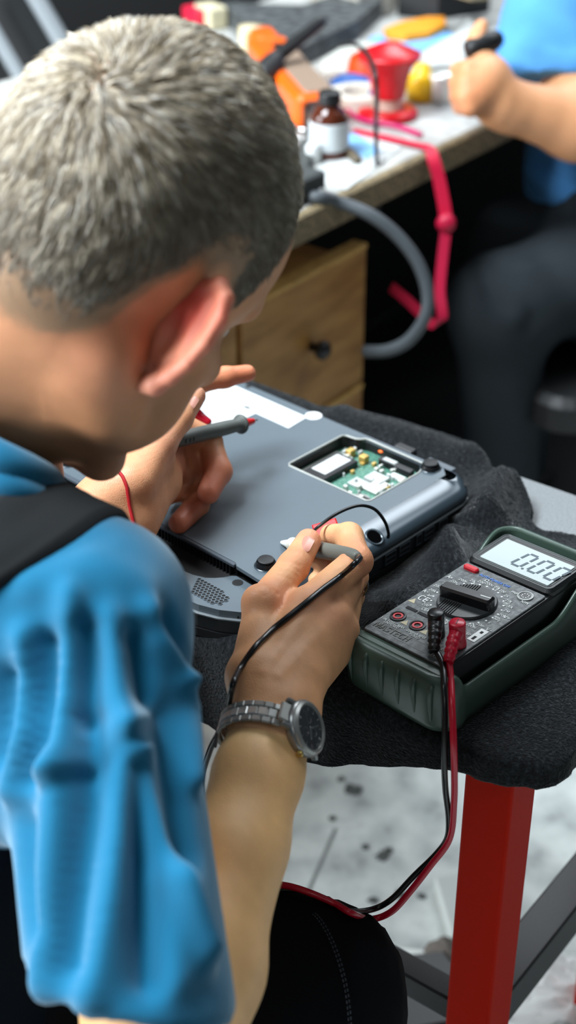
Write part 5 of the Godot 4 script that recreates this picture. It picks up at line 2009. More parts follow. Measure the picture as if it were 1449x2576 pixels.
func build_wearables() -> void:
	# red thread round the left wrist
	var a := (P(345, 1254, 1.146) - P(200, 1292, 1.114)).normalized()
	var cen := P(276, 1278, 1.133)
	var e1 := a.cross(Vector3.UP).normalized()
	var e2 := a.cross(e1).normalized()
	var pts := PackedVector3Array()
	for k in 48:
		var w := TAU * k / 48
		var dv := e1 * cos(w) + e2 * sin(w)
		var r := 0.008
		while r < 0.06 and left_field.sample(cen + dv * r) < 0.0:
			r += 0.0006
		pts.append(cen + dv * (r + 0.0006))
	tag(obj("thread_bracelet", tube(pts, 0.0013, 7, true).mesh(), mat(rgb(176, 14, 24), 0.7)), "thin red thread tied round the seated man's left wrist", "bracelet")
	# ring on the finger behind the knuckle
	var rp := PackedVector3Array()
	var rc := P(886, 1470, 1.118)
	var ra := (P(880, 1500, 1.126) - P(858, 1584, 1.078)).normalized()
	var f1 := ra.cross(Vector3.UP).normalized()
	var f2 := ra.cross(f1).normalized()
	for k in 32:
		var w := TAU * k / 32
		rp.append(rc + (f1 * cos(w) + f2 * sin(w)) * 0.0115)
	tag(obj("finger_ring", tube(rp, 0.0017, 8, true, 0.6).mesh(), M.steel), "plain silver ring on a finger of the hand holding the grey probe", "ring")

# ---------------------------------------------------------------- test leads
func probe(t: Node3D, tip: Vector3, rear: Vector3, tone: Color, nose: Color, white_nose := false) -> void:
	var ax := rear - tip
	var L := ax.length()
	var b := basis_to(ax, Vector3(0, 0, 1))
	var tr := Transform3D(b, tip)
	var grey := relief(mat(tone, 0.5), 0.3, 0.006, 60.0, 71)
	obj("needle", lathe([Vector2(0.0002, 0.0), Vector2(0.0009, 0.003), Vector2(0.0010, 0.012), Vector2(0, 0.012)], 12, false).mesh(), M.steel, t, tr)
	if white_nose:
		obj("nose", lathe([Vector2(0.0013, 0.0030), Vector2(0.0020, 0.006), Vector2(0.0038, 0.0165), Vector2(0.0046, 0.026), Vector2(0.0050, 0.030), Vector2(0, 0.030)], 20, false).mesh(), mat(nose, 0.45), t, tr)
		obj("guard", lathe([Vector2(0.0042, 0.0195), Vector2(0.0056, 0.020), Vector2(0.0058, 0.0215), Vector2(0.0044, 0.0225)], 20, false).mesh(), mat(rgb(206, 204, 190), 0.4), t, tr)
	else:
		obj("nose", lathe([Vector2(0.0013, 0.0060), Vector2(0.0022, 0.0064), Vector2(0.0038, 0.016), Vector2(0.0042, 0.022), Vector2(0, 0.022)], 20, false).mesh(), mat(nose, 0.4), t, tr)
	var s := 0.021 if not white_nose else 0.030
	var prof := [Vector2(0.0050, s), Vector2(0.0080, s + 0.0006), Vector2(0.0084, s + 0.0020), Vector2(0.0078, s + 0.0034), Vector2(0.0058, s + 0.0050), Vector2(0.0056, s + 0.010), Vector2(0.0060, s + 0.020)]
	if white_nose:
		prof = [Vector2(0.0050, s), Vector2(0.0062, s + 0.002), Vector2(0.0064, s + 0.010)]
	prof.append_array([Vector2(0.0063, lerpf(s, L, 0.6)), Vector2(0.0062, L - 0.016), Vector2(0.0054, L - 0.007), Vector2(0.0040, L - 0.002), Vector2(0.0030, L), Vector2(0.0, L + 0.0004)])
	var h := obj("handle", lathe(prof, 26, false).mesh(), grey, t, tr)
	for k in 3:
		obj("grip_dimple", ball(Vector3(0.0014, 0.0005, 0.0022), 6).mesh(), M.rubber, h, Transform3D(basis_to(Vector3(0.3, 0, 1)), Vector3(0.0018, L - 0.014 - k * 0.0045, 0.0057)))

func plug(t: Node3D, m: Material, at: Vector3, up: Vector3, out: Vector3) -> void:
	var b := basis_to(up, out)
	obj("plug", lathe([Vector2(0.0058, -0.002), Vector2(0.0062, 0.002), Vector2(0.0058, 0.009), Vector2(0.0060, 0.0185), Vector2(0.0052, 0.0200), Vector2(0, 0.0202)], 24, false).mesh(), m, t, Transform3D(b, at))
	var a := at + up * 0.0125
	var pts := catmull([a, a + out * 0.008 - up * 0.001, a + out * 0.017 - up * 0.005, a + out * 0.024 - up * 0.010], 8)
	var rad := []
	for k in pts.size():
		var e := float(k) / (pts.size() - 1)
		rad.append(lerpf(0.0054, 0.0034, e) + (0.0006 if k % 4 < 2 and e > 0.35 else 0.0))
	obj("boot", tube(pts, rad, 16).mesh(), m, t)
	obj("slot_mark", bev(Vector3(0.0006, 0.0003, 0.0060), 0.0001).mesh(), M.black, t, Transform3D(b, at + up * 0.0202))

func on_knee(x: float, y: float, dep: float, off: float) -> Vector3:
	# a point of a lead that lies on the man's knee
	var d := surface_dep(trouser_field, x, y, 0.85, 1.25)
	return P(x, y, minf(dep, d - off) if d > 0.0 else dep)

func build_leads() -> void:
	var X := Vector3(0.6932, 0.0720, 0.7172)
	var N := Vector3(-0.0745, 0.9968, -0.0281)
	var Z := X.cross(N)
	var C := Vector3(0.124, 0.712, -0.8915)
	var out := (Z * 0.80 + X * 0.60).normalized()
	var cable_black := mat(rgb(13, 13, 14), 0.28)
	var cable_red := mat(rgb(186, 8, 40), 0.3)
	# black lead
	var bl := thing("test_lead", "black test lead running from the meter to the grey probe in his right hand", "test lead", Transform3D(), "test leads of the multimeter")
	var jb := C + X * 0.0090 + Z * 0.036
	plug(bl, mat(rgb(16, 17, 17), 0.35), jb, N, out)
	var eb := jb + N * 0.0125 + out * 0.024 - N * 0.010
	var b_path := [eb - out * 0.004, P(1114, 1672, 1.030), P(1117, 1735, 1.014), P(1119, 1830, 1.012), P(1118, 1930, 1.022), P(1121, 1990, 1.038), P(1129, 2060, 1.050), P(1124, 2110, 1.060), P(1096, 2150, 1.068), P(1040, 2205, 1.075), P(985, 2262, 1.080), P(935, 2288, 1.080), on_knee(872, 2291, 1.070, 0.006), on_knee(815, 2262, 1.060, 0.006), on_knee(760, 2240, 1.058, 0.006), on_knee(690, 2236, 1.064, 0.006), P(610, 2225, 1.10), P(540, 2130, 1.12), P(508, 1985, 1.085), P(528, 1888, 1.045), P(562, 1822, 1.016), P(574, 1775, 0.990), P(586, 1722, 0.972)]
	# over the back of the hand it rests on the skin
	for q in [[604, 1682], [640, 1630], [664, 1605], [690, 1580], [720, 1556], [750, 1532], [780, 1508], [812, 1482], [838, 1463], [862, 1445]]:
		var d := surface_dep(hand_field, q[0], q[1], 0.93, 1.2)
		b_path.append(P(q[0], q[1], (d if d > 0 else 1.0) - 0.0036))
	var tip := P(704, 1364, 1.186)
	var rear := P(902, 1402, 1.082)
	b_path.append_array([P(890, 1420, 1.056), P(905, 1404, 1.066), rear + (rear - tip).normalized() * -0.002])
	obj("cable", tube(catmull(b_path, 8), 0.0022, 10).mesh(), cable_black, bl)
	probe(bl, tip, rear, rgb(104, 106, 98), rgb(226, 228, 222), true)
	# red lead
	var rl := thing("test_lead", "red test lead running from the meter to the red-nosed probe in his left hand", "test lead", Transform3D(), "test leads of the multimeter")
	var jr := C + X * 0.0285 + Z * 0.036
	plug(rl, M.crimson, jr, N, (Z * 0.90 + X * 0.42).normalized())
	var er := jr + N * 0.0025 + (Z * 0.90 + X * 0.42).normalized() * 0.024
	var tip2 := P(650, 1056, 1.268)
	var rear2 := P(424, 1112, 1.186)
	var r_path := [er - out * 0.004, P(1134, 1706, 1.024), P(1137, 1780, 1.010), P(1141, 1870, 1.010), P(1143, 1940, 1.022), P(1142, 2020, 1.040), P(1131, 2110, 1.056), P(1084, 2176, 1.066), P(1030, 2245, 1.074), P(985, 2293, 1.078), P(935, 2312, 1.078), on_knee(886, 2298, 1.066, 0.010), on_knee(840, 2272, 1.054, 0.010), on_knee(780, 2246, 1.050, 0.010), on_knee(730, 2230, 1.055, 0.010), on_knee(680, 2222, 1.066, 0.010), P(600, 2205, 1.11), P(480, 2120, 1.16), P(380, 1980, 1.20), P(330, 1780, 1.20), P(330, 1560, 1.185), P(370, 1400, 1.175), P(392, 1250, 1.176), P(400, 1150, 1.180), rear2]
	obj("cable", tube(catmull(r_path, 8), 0.0024, 10).mesh(), cable_red, rl)
	probe(rl, tip2, rear2, rgb(84, 88, 84), rgb(206, 18, 20), false)
	obj("strain_relief", tube(catmull([P(470, 1020, 1.25), P(500, 1048, 1.252), P(530, 1064, 1.250)], 6), [0.0060, 0.0062, 0.0062, 0.0060, 0.0058, 0.0055, 0.0050, 0.0046, 0.0042, 0.0038, 0.0034, 0.0030, 0.002], 12).mesh(), M.crimson, rl)
	# thin jumper wire from the pinch to the laptop's edge, with its red clip
	var wire := thing("jumper_wire", "thin black wire arching from the fingertips to the laptop's edge, with a red clip", "wire")
	obj("cable", tube(catmull([P(786, 1340, 1.118), P(800, 1326, 1.130), P(842, 1295, 1.142), P(884, 1276, 1.152), P(915, 1272, 1.158), P(945, 1283, 1.164), P(968, 1312, 1.170), P(977, 1340, 1.176), P(976, 1352, 1.182)], 8), 0.0013, 8).mesh(), cable_black, wire)
	obj("clip", slab(PackedVector2Array([Vector2(-0.009, -0.006), Vector2(0.010, -0.0075), Vector2(0.012, 0.004), Vector2(0.0, 0.0085), Vector2(-0.008, 0.003)]), 0.0035, 0.0008).mesh(), mat(rgb(222, 16, 12), 0.4), wire, Transform3D(basis_to(Vector3(-0.2, 0.75, 0.6)), P(818, 1336, 1.150)))

# ---------------------------------------------------------------- the bench behind
const BY := 0.72      # bench top

func ribbon(pts: PackedVector3Array, side: PackedVector3Array, w: float, th := 0.0012) -> Geo:
	var rows := []
	for k in pts.size():
		var s := side[k].normalized()
		var a := pts[maxi(k - 1, 0)]
		var b := pts[mini(k + 1, pts.size() - 1)]
		var n := s.cross((b - a).normalized()).normalized() * th * 0.5
		rows.append([pts[k] - s * w / 2 + n, pts[k] + s * w / 2 + n, pts[k] + s * w / 2 - n, pts[k] - s * w / 2 - n, pts[k] - s * w / 2 + n])
	var g := strip(rows)
	g.flat()
	return g

func flat_thing(called: String, label: String, cat: String, corners: Array, h: float, y: float, m: Material, group := "") -> MeshInstance3D:
	# a sheet or slab whose corners are points on the bench
	var c := Vector3.ZERO
	for p in corners:
		c += p / corners.size()
	var poly := PackedVector2Array()
	for p in corners:
		poly.append(Vector2(p.x - c.x, p.z - c.z))
	var o := obj(called, slab(poly, h, minf(h * 0.3, 0.002)).mesh(), m, null, Transform3D(Basis(), Vector3(c.x, y, c.z)))
	tag(o, label, cat, group)
	return o

func corners(list: Array, h := BY) -> Array:
	var o := []
	for q in list:
		o.append(PH(q[0], q[1], h))
	return o

func build_bench() -> void:
	var X := Vector3(0.598, 0, -0.801)
	var Z := Vector3(0.801, 0, 0.598)     # towards the room
	var A := Vector3(0.008, 0, -1.672)    # a point of the front edge
	var b := Basis(X, Vector3.UP, Z)
	var t := thing("workbench", "long cluttered workbench with a white top and a worn wooden front edge", "workbench", Transform3D(b, A))
	obj("bench_top", bev(Vector3(2.2, 0.034, 0.675), 0.003).mesh(), M.bench_top, t, Transform3D(Basis(), Vector3(0.80, BY - 0.0175, -0.3395)))
	obj("front_edge", bev(Vector3(2.2, 0.036, 0.014), 0.003).mesh(), M.bench_edge, t, Transform3D(Basis(), Vector3(0.80, BY - 0.0185, 0.002)))
	for x in [-0.27, 1.86]:
		obj("leg", bev(Vector3(0.05, BY - 0.036, 0.05), 0.003).mesh(), M.black, t, Transform3D(Basis(), Vector3(x, (BY - 0.036) / 2, -0.66)))
	obj("leg", bev(Vector3(0.05, BY - 0.036, 0.05), 0.003).mesh(), M.black, t, Transform3D(Basis(), Vector3(1.86, (BY - 0.036) / 2, -0.05)))
	obj("modesty_panel", bev(Vector3(2.1, 0.66, 0.016), 0.002).mesh(), M.black_matte, t, Transform3D(Basis(), Vector3(0.80, 0.345, -0.62)))
	# drawer unit under it
	var u := thing("drawer_unit", "light brown wooden drawer unit with small dark knobs under the workbench", "drawers", Transform3D(b, A))
	var x1 := 0.190
	var top := 0.615
	var z0 := -0.045
	obj("carcass", bev(Vector3(0.265, top - 0.02, 0.44), 0.002).mesh(), M.wood, u, Transform3D(Basis(), Vector3(x1 - 0.1325, (top - 0.02) / 2, z0 - 0.224)))
	obj("side_carcass", bev(Vector3(0.33, 0.20, 0.44), 0.002).mesh(), M.wood, u, Transform3D(Basis(), Vector3(x1 - 0.435, top - 0.12, z0 - 0.224)))
	var hts := [[0.615, 0.422], [0.414, 0.216], [0.208, 0.01]]
	for cset in [[x1 - 0.262, x1], [x1 - 0.600, x1 - 0.270]]:
		for hh in hts:
			var w: float = cset[1] - cset[0]
			if w > 0.3 and hh[0] < top:
				continue
			var d := obj("drawer", bev(Vector3(w, hh[0] - hh[1], 0.020), 0.002).mesh(), M.wood, u, Transform3D(Basis(), Vector3((cset[0] + cset[1]) / 2, (hh[0] + hh[1]) / 2, z0 + 0.010)))
			obj("edge_band", bev(Vector3(w, 0.007, 0.023), 0.001).mesh(), M.wood_edge, d, Transform3D(Basis(), Vector3(0, (hh[0] - hh[1]) / 2 + 0.0012, 0)))
			obj("knob", lathe([Vector2(0.006, 0), Vector2(0.006, 0.010), Vector2(0.012, 0.014), Vector2(0.013, 0.021), Vector2(0.008, 0.026), Vector2(0, 0.027)], 20, false).mesh(), M.black_satin, d, Transform3D(Basis(Vector3.RIGHT, PI / 2), Vector3(0.010, 0.0, 0.010)))
	# black rubber mat on the floor by the bench
	var m := obj("floor_mat", slab(PackedVector2Array([Vector2(-1.6, -2.1), Vector2(2.6, -2.1), Vector2(2.6, -5.2), Vector2(-1.6, -5.2)]), 0.008, 0.002).mesh(), M.black_matte)
	tag(m, "black rubber mat covering the floor around the workbench", "mat")

func build_bench_things() -> void:
	# orange tester lying on the bench, black soldering iron leaning over it
	var a := PH(668, 118, BY + 0.03)
	var c := PH(800, 272, BY + 0.03)
	var ax := c - a
	ax.y = 0
	var orange := mat(rgb(238, 98, 8), 0.4)
	var t := thing("orange_tester", "bright orange handheld tester with a grey face lying on the workbench", "tester", Transform3D(Basis(ax.normalized(), Vector3.UP, ax.normalized().cross(Vector3.UP)), Vector3((a.x + c.x) / 2, BY, (a.z + c.z) / 2)))
	var L := ax.length()
	obj("body", slab(rrect(L, 0.062, 0.014), 0.046, 0.006).mesh(), orange, t, Transform3D(Basis(), Vector3(0, 0.0005, 0)))
	obj("face", slab(rrect(L * 0.66, 0.040, 0.006), 0.003, 0.001).mesh(), mat(rgb(150, 128, 110), 0.4), t, Transform3D(Basis(), Vector3(L * 0.12, 0.046, -0.006)))
	obj("head", slab(rrect(0.07, 0.046, 0.016), 0.050, 0.008).mesh(), orange, t, Transform3D(Basis(), Vector3(-L * 0.5 - 0.012, 0.0006, 0)))
	obj("button", slab(rrect(0.018, 0.014, 0.004), 0.004, 0.001).mesh(), M.black, t, Transform3D(Basis(), Vector3(-L * 0.3, 0.046, -0.004)))
	obj("end_cap", slab(rrect(0.045, 0.044, 0.010), 0.040, 0.006).mesh(), M.black, t, Transform3D(Basis(), Vector3(L * 0.5 + 0.018, 0.001, 0)))
	var iron := thing("soldering_iron", "black soldering iron leaning across the orange tester", "soldering iron")
	var p0 := PH(652, 205, BY + 0.035)
	var p1 := PH(700, 140, BY + 0.062)
	var p2 := PH(818, 48, BY + 0.10)
	obj("grip", tube(PackedVector3Array([p0, p0.lerp(p1, 0.3), p0.lerp(p1, 0.75), p1]), [0.014, 0.019, 0.015, 0.011], 14).mesh(), M.rubber, iron)
	obj("shaft", tube(PackedVector3Array([p1, p1.lerp(p2, 0.9), p2]), [0.0105, 0.008, 0.005], 12).mesh(), M.black, iron)
	# red funnel-shaped stand
	var rs := thing("red_stand", "glossy red funnel-shaped stand near the front of the workbench", "stand", Transform3D(Basis(), PH(975, 292, BY)))
	obj("base_ring", lathe([Vector2(0.022, 0), Vector2(0.040, 0), Vector2(0.042, 0.006), Vector2(0.036, 0.012), Vector2(0.022, 0.012)], 32, false).mesh(), M.red, rs)
	obj("stem", lathe([Vector2(0.020, 0.010), Vector2(0.019, 0.022), Vector2(0.021, 0.028), Vector2(0, 0.028)], 24, false).mesh(), mat(rgb(214, 188, 170), 0.5), rs)
	obj("funnel", lathe([Vector2(0.022, 0.027), Vector2(0.026, 0.050), Vector2(0.030, 0.066), Vector2(0.042, 0.080), Vector2(0.043, 0.085), Vector2(0.030, 0.091), Vector2(0.014, 0.098), Vector2(0, 0.099)], 32, false).mesh(), M.red, rs)
	tag(obj("orange_tub", lathe([Vector2(0, 0), Vector2(0.034, 0), Vector2(0.036, 0.010), Vector2(0.030, 0.040), Vector2(0.020, 0.046), Vector2(0, 0.046)], 24, false).mesh(), mat(rgb(246, 84, 26), 0.4), null, Transform3D(Basis(), PH(930, 212, BY))), "small orange-red tub standing behind the red funnel-shaped stand", "tub")
	# amber bottle with a white label
	var bt := thing("glass_bottle", "small brown glass bottle with a white label beside the orange tester", "bottle", Transform3D(Basis(), PH(827, 392, BY)))
	obj("glass", lathe([Vector2(0, 0), Vector2(0.023, 0), Vector2(0.025, 0.004), Vector2(0.025, 0.050), Vector2(0.018, 0.060), Vector2(0.012, 0.064), Vector2(0.012, 0.072), Vector2(0, 0.072)], 28, false).mesh(), mat(rgb(76, 34, 20), 0.15), bt)
	obj("label", lathe([Vector2(0.0256, 0.012), Vector2(0.0256, 0.046), Vector2(0.025, 0.0465)], 28).mesh(), mat(rgb(196, 202, 204), 0.6), bt)
	obj("cap", lathe([Vector2(0.0145, 0.068), Vector2(0.0145, 0.080), Vector2(0.012, 0.083), Vector2(0, 0.083)], 24, false).mesh(), M.black, bt)
	# tape roll, blue pliers, yellow cap, clear jar
	tag(obj("tape_roll", lathe([Vector2(0.026, 0), Vector2(0.044, 0), Vector2(0.045, 0.002), Vector2(0.045, 0.020), Vector2(0.044, 0.022), Vector2(0.026, 0.022), Vector2(0.025, 0.010), Vector2(0.026, 0)], 36).mesh(), mat(rgb(222, 218, 204), 0.5), null, Transform3D(Basis(), PH(905, 268, BY))), "white roll of tape lying left of the red funnel-shaped stand", "tape")
	var pl := thing("pliers", "blue-handled pliers lying behind the white tape roll", "pliers")
	var bl := mat(rgb(20, 92, 168), 0.35)
	obj("handle", tube(catmull([PH(835, 232, BY + 0.012), PH(862, 214, BY + 0.014), PH(905, 212, BY + 0.014), PH(940, 226, BY + 0.012)], 6), 0.010, 10).mesh(), bl, pl)
	obj("handle", tube(catmull([PH(840, 215, BY + 0.012), PH(870, 200, BY + 0.014), PH(912, 204, BY + 0.014), PH(948, 240, BY + 0.012)], 6), 0.009, 10).mesh(), bl, pl)
	obj("jaw", tube(PackedVector3Array([PH(835, 232, BY + 0.012), PH(812, 226, BY + 0.010), PH(796, 222, BY + 0.009)]), [0.012, 0.010, 0.004], 10).mesh(), M.steel, pl)
	var yc := obj("yellow_cap", lathe([Vector2(0, 0), Vector2(0.022, 0), Vector2(0.022, 0.030), Vector2(0.014, 0.036), Vector2(0.010, 0.048), Vector2(0, 0.050)], 24, false).mesh(), mat(rgb(232, 184, 20), 0.4), null, Transform3D(Basis(), PH(1060, 248, BY)))
	tag(yc, "small yellow nozzle bottle right of the red funnel-shaped stand", "bottle")
	tag(obj("solder_block", bev(Vector3(0.09, 0.012, 0.07), 0.003).mesh(), mat(rgb(150, 106, 62), 0.7), null, Transform3D(Basis(Vector3.UP, 0.5), PH(1066, 252, BY + 0.002) + Vector3(0.03, 0.006, -0.05))), "flat brown wooden block behind the small yellow bottle", "block")
	tag(obj("steel_tin", lathe([Vector2(0, 0), Vector2(0.030, 0), Vector2(0.032, 0.004), Vector2(0.032, 0.034), Vector2(0.026, 0.040), Vector2(0, 0.042)], 28, false).mesh(), M.tin, null, Transform3D(Basis(), PH(1122, 246, BY))), "round silver tin beside the other worker's fist", "tin")
	# papers and sheets
	flat_thing("paper_sheet", "white paper sheet under the brown glass bottle at the bench's front", "paper", corners([[770, 450], [900, 340], [1010, 372], [870, 480]]), 0.0008, BY + 0.0006, M.paper)
	flat_thing("blue_card", "light blue card on the white paper near the bench edge", "card", corners([[856, 352], [890, 338], [960, 384], [918, 404]]), 0.0010, BY + 0.0020, mat(rgb(128, 186, 232), 0.6))
	flat_thing("blue_folder", "light blue folder at the back of the bench under an orange pad", "folder", corners([[930, 100], [1080, 66], [1150, 96], [1030, 146], [944, 150]]), 0.004, BY + 0.0006, mat(rgb(120, 184, 240), 0.6))
	var oc := corners([[965, 88], [1010, 70], [1075, 58], [1118, 58], [1122, 74], [1080, 96], [1020, 104], [975, 98]], BY + 0.006)
	flat_thing("orange_pad", "orange pad lying on the light blue folder", "pad", oc, 0.012, BY + 0.0052, mat(rgb(244, 154, 20), 0.6))
	flat_thing("foam_sheet", "crumpled white foam sheet behind the blue-handled pliers", "sheet", corners([[805, 172], [870, 130], [950, 126], [960, 168], [890, 200], [812, 204]]), 0.012, BY + 0.0006, mat(rgb(206, 206, 196), 0.8))
	flat_thing("white_cloth", "white cloth right of the orange pad beside the other worker's hand", "cloth", corners([[1060, 150], [1150, 100], [1180, 60], [1215, 110], [1140, 190], [1080, 200]]), 0.010, BY + 0.0006, mat(rgb(214, 214, 208), 0.8))
	flat_thing("grey_laptop_bag", "dark grey fabric bag lying across the back of the bench", "bag", corners([[560, 52], [760, 60], [870, 22], [960, 44], [900, 100], [760, 170], [640, 128]]), 0.03, BY + 0.0008, tinted(mat(Color(1, 1, 1), 0.8), 0.03, rgb(46, 49, 50), rgb(92, 96, 96), 5.0, 81))
	flat_thing("cream_cloth", "cream-coloured rag at the far back of the bench", "rag", corners([[780, 16], [900, -30], [1010, -20], [990, 34], [900, 52]]), 0.05, BY + 0.0008, tinted(mat(Color(1, 1, 1), 0.9), 0.04, rgb(150, 146, 130), rgb(206, 202, 190), 6.0, 82))
	flat_thing("dark_case", "black equipment case behind the cream-coloured rag", "case", corners([[1000, 40], [1060, -30], [1240, -60], [1230, 30], [1100, 50]]), 0.05, BY + 0.0008, M.rubber)
	flat_thing("khaki_pouch", "khaki pouch behind the white cloth", "pouch", corners([[1120, 66], [1180, 20], [1236, 16], [1226, 80], [1180, 84]]), 0.06, BY + 0.0516, mat(rgb(142, 128, 100), 0.9))
	# small parts along the front
	tag(obj("grey_adapter", bev(Vector3(0.036, 0.030, 0.060), 0.003).mesh(), mat(rgb(60, 64, 64), 0.5), null, Transform3D(Basis(Vector3.UP, -0.7), PH(752, 500, BY) + Vector3(0, 0.0155, 0))), "dark grey adapter block at the front edge of the bench", "adapter")
	tag(obj("cable_plug", bev(Vector3(0.030, 0.012, 0.018), 0.003).mesh(), M.white, null, Transform3D(Basis(Vector3.UP, 0.4), PH(782, 497, BY) + Vector3(0, 0.0065, 0))), "small white plug of the grey cable at the bench edge", "plug")
	tag(obj("wood_ruler", bev(Vector3(0.16, 0.006, 0.022), 0.001).mesh(), mat(rgb(196, 182, 130), 0.6), null, Transform3D(Basis(Vector3.UP, 0.35), PH(745, 305, BY) + Vector3(0, 0.0036, 0))), "pale wooden ruler in front of the orange tester", "ruler")
	for k in 3:
		var lb: String = ["thin steel tweezers nearest the pale wooden ruler", "black-handled file between the tweezers and the bottle", "dark screwdriver left of the brown glass bottle"][k]
		var tool := thing(["tweezers", "needle_file", "screwdriver"][k], lb, "tool")
		var q0 := PH(705, 322 + k * 24, BY + 0.006)
		var q1 := PH(800 - k * 20, 330 + k * 20, BY + 0.006)
		obj("blade", tube(PackedVector3Array([q0.lerp(q1, 0.5), q1]), [0.003, 0.0015], 8).mesh(), M.steel, tool)
		obj("handle", tube(PackedVector3Array([q0, q0.lerp(q1, 0.1), q0.lerp(q1, 0.5)]), [0.005, 0.0058, 0.004], 10).mesh(), [M.steel, M.black, M.rubber][k], tool)
	flat_thing("dark_tray", "dark grey parts tray left of the brown glass bottle", "tray", corners([[710, 420], [760, 372], [800, 384], [766, 452], [724, 462]]), 0.012, BY + 0.0006, mat(rgb(66, 70, 68), 0.6))
	tag(obj("small_vial", lathe([Vector2(0, 0), Vector2(0.010, 0), Vector2(0.010, 0.020), Vector2(0.007, 0.024), Vector2(0, 0.025)], 18, false).mesh(), M.white, null, Transform3D(Basis(), PH(788, 408, BY))), "tiny white vial at the foot of the brown glass bottle", "vial")
	tag(obj("angle_bracket", tube(PackedVector3Array([PH(858, 380, BY + 0.006), PH(872, 378, BY + 0.006), PH(900, 404, BY + 0.006)]), 0.006, 8).mesh(), mat(rgb(86, 76, 60), 0.5), null), "dark bent bracket right of the brown glass bottle", "bracket")
	tag(obj("red_box", bev(Vector3(0.035, 0.03, 0.05), 0.003).mesh(), mat(rgb(200, 20, 54), 0.5), null, Transform3D(Basis(Vector3.UP, 0.6), PH(500, 66, BY) + Vector3(0, 0.016, 0))), "small crimson box at the back of the bench above the man's head", "box")
	tag(obj("cream_box", bev(Vector3(0.035, 0.035, 0.05), 0.003).mesh(), mat(rgb(214, 204, 170), 0.6), null, Transform3D(Basis(Vector3.UP, 0.6), PH(531, 68, BY) + Vector3(0, 0.018, 0))), "small cream box beside the small crimson box", "box")
	tag(obj("cream_bobbin", lathe([Vector2(0, 0), Vector2(0.020, 0), Vector2(0.020, 0.05), Vector2(0, 0.052)], 20, false).mesh(), mat(rgb(214, 200, 164), 0.6), null, Transform3D(Basis(), PH(634, 150, BY))), "cream bobbin at the upper end of the orange tester", "bobbin")
	# magenta wire from the tester, thin black wire, grey cable, red lanyard
	tag(obj("magenta_wire", tube(catmull([PH(824, 218, BY + 0.012), PH(850, 246, BY + 0.01), PH(876, 280, BY + 0.006), PH(920, 304, BY + 0.005), PH(1000, 318, BY + 0.004), PH(1060, 340, BY + 0.004)], 6), 0.0036, 8).mesh(), mat(rgb(196, 30, 100), 0.4)), "magenta wire curling from the orange tester past the tape roll", "wire")
	var front := func(x: float, y: float) -> Vector3: return PH(x, y, BY)
	tag(obj("black_wire", tube(catmull([PH(850, 118, BY + 0.036), PH(890, 112, BY + 0.075), PH(926, 138, BY + 0.12), PH(944, 190, BY + 0.13), PH(948, 250, BY + 0.09), PH(946, 330, BY + 0.03), PH(948, 400, BY + 0.010), P(949, 440, 1.92), P(950, 500, 1.92), P(952, 530, 1.94)], 8), 0.0030, 8).mesh(), M.black), "thin black wire hanging straight down over the bench edge", "wire")
	tag(obj("grey_cable", tube(catmull([PH(782, 497, BY + 0.006), PH(806, 498, BY + 0.006), P(850, 508, 1.80), P(930, 540, 1.80), P(1000, 594, 1.81), P(1052, 664, 1.82), P(1076, 740, 1.83), P(1068, 800, 1.84), P(1028, 856, 1.86), P(975, 882, 1.88), P(918, 884, 1.90)], 8), 0.0080, 10).mesh(), mat(rgb(72, 78, 82), 0.5)), "thick grey cable looping from the bench edge round to the drawers", "cable")
	var pts := catmull([PH(888, 328, BY + 0.003), PH(960, 344, BY + 0.003), PH(1040, 362, BY + 0.003), PH(1078, 372, BY + 0.004), P(1090, 400, 1.93), P(1104, 450, 1.93), P(1116, 510, 1.93), P(1124, 560, 1.93)], 6)
	var sd := PackedVector3Array()
	for k in pts.size():
		sd.append(Vector3(0.25, 0, -1).lerp(Vector3(1, 0, -0.5), clampf((k - 14) / 8.0, 0.0, 1.0)))
	var ln := thing("red_lanyard", "crimson ribbon lanyard trailing over the bench edge and hanging in a loop", "lanyard")
	obj("ribbon", ribbon(pts, sd, 0.018).mesh(), mat(rgb(206, 10, 58), 0.5), ln)
	var loop := catmull([P(1124, 560, 1.93), P(1114, 640, 1.93), P(1106, 730, 1.93), P(1112, 800, 1.93), P(1090, 816, 1.94), P(1060, 790, 1.95), P(1020, 752, 1.96), P(984, 722, 1.97)], 6)
	sd = PackedVector3Array()
	for k in loop.size():
		sd.append(Vector3(1, 0, -0.2).lerp(Vector3(0.4, 0.9, 0), clampf((k - 18) / 5.0, 0.0, 1.0)))
	obj("loop", ribbon(loop, sd, 0.014).mesh(), mat(rgb(180, 10, 56), 0.5), ln)
	obj("knot", ball(Vector3(0.013, 0.013, 0.010), 10).mesh(), mat(rgb(190, 10, 58), 0.5), ln, Transform3D(Basis(), P(1122, 562, 1.928)))

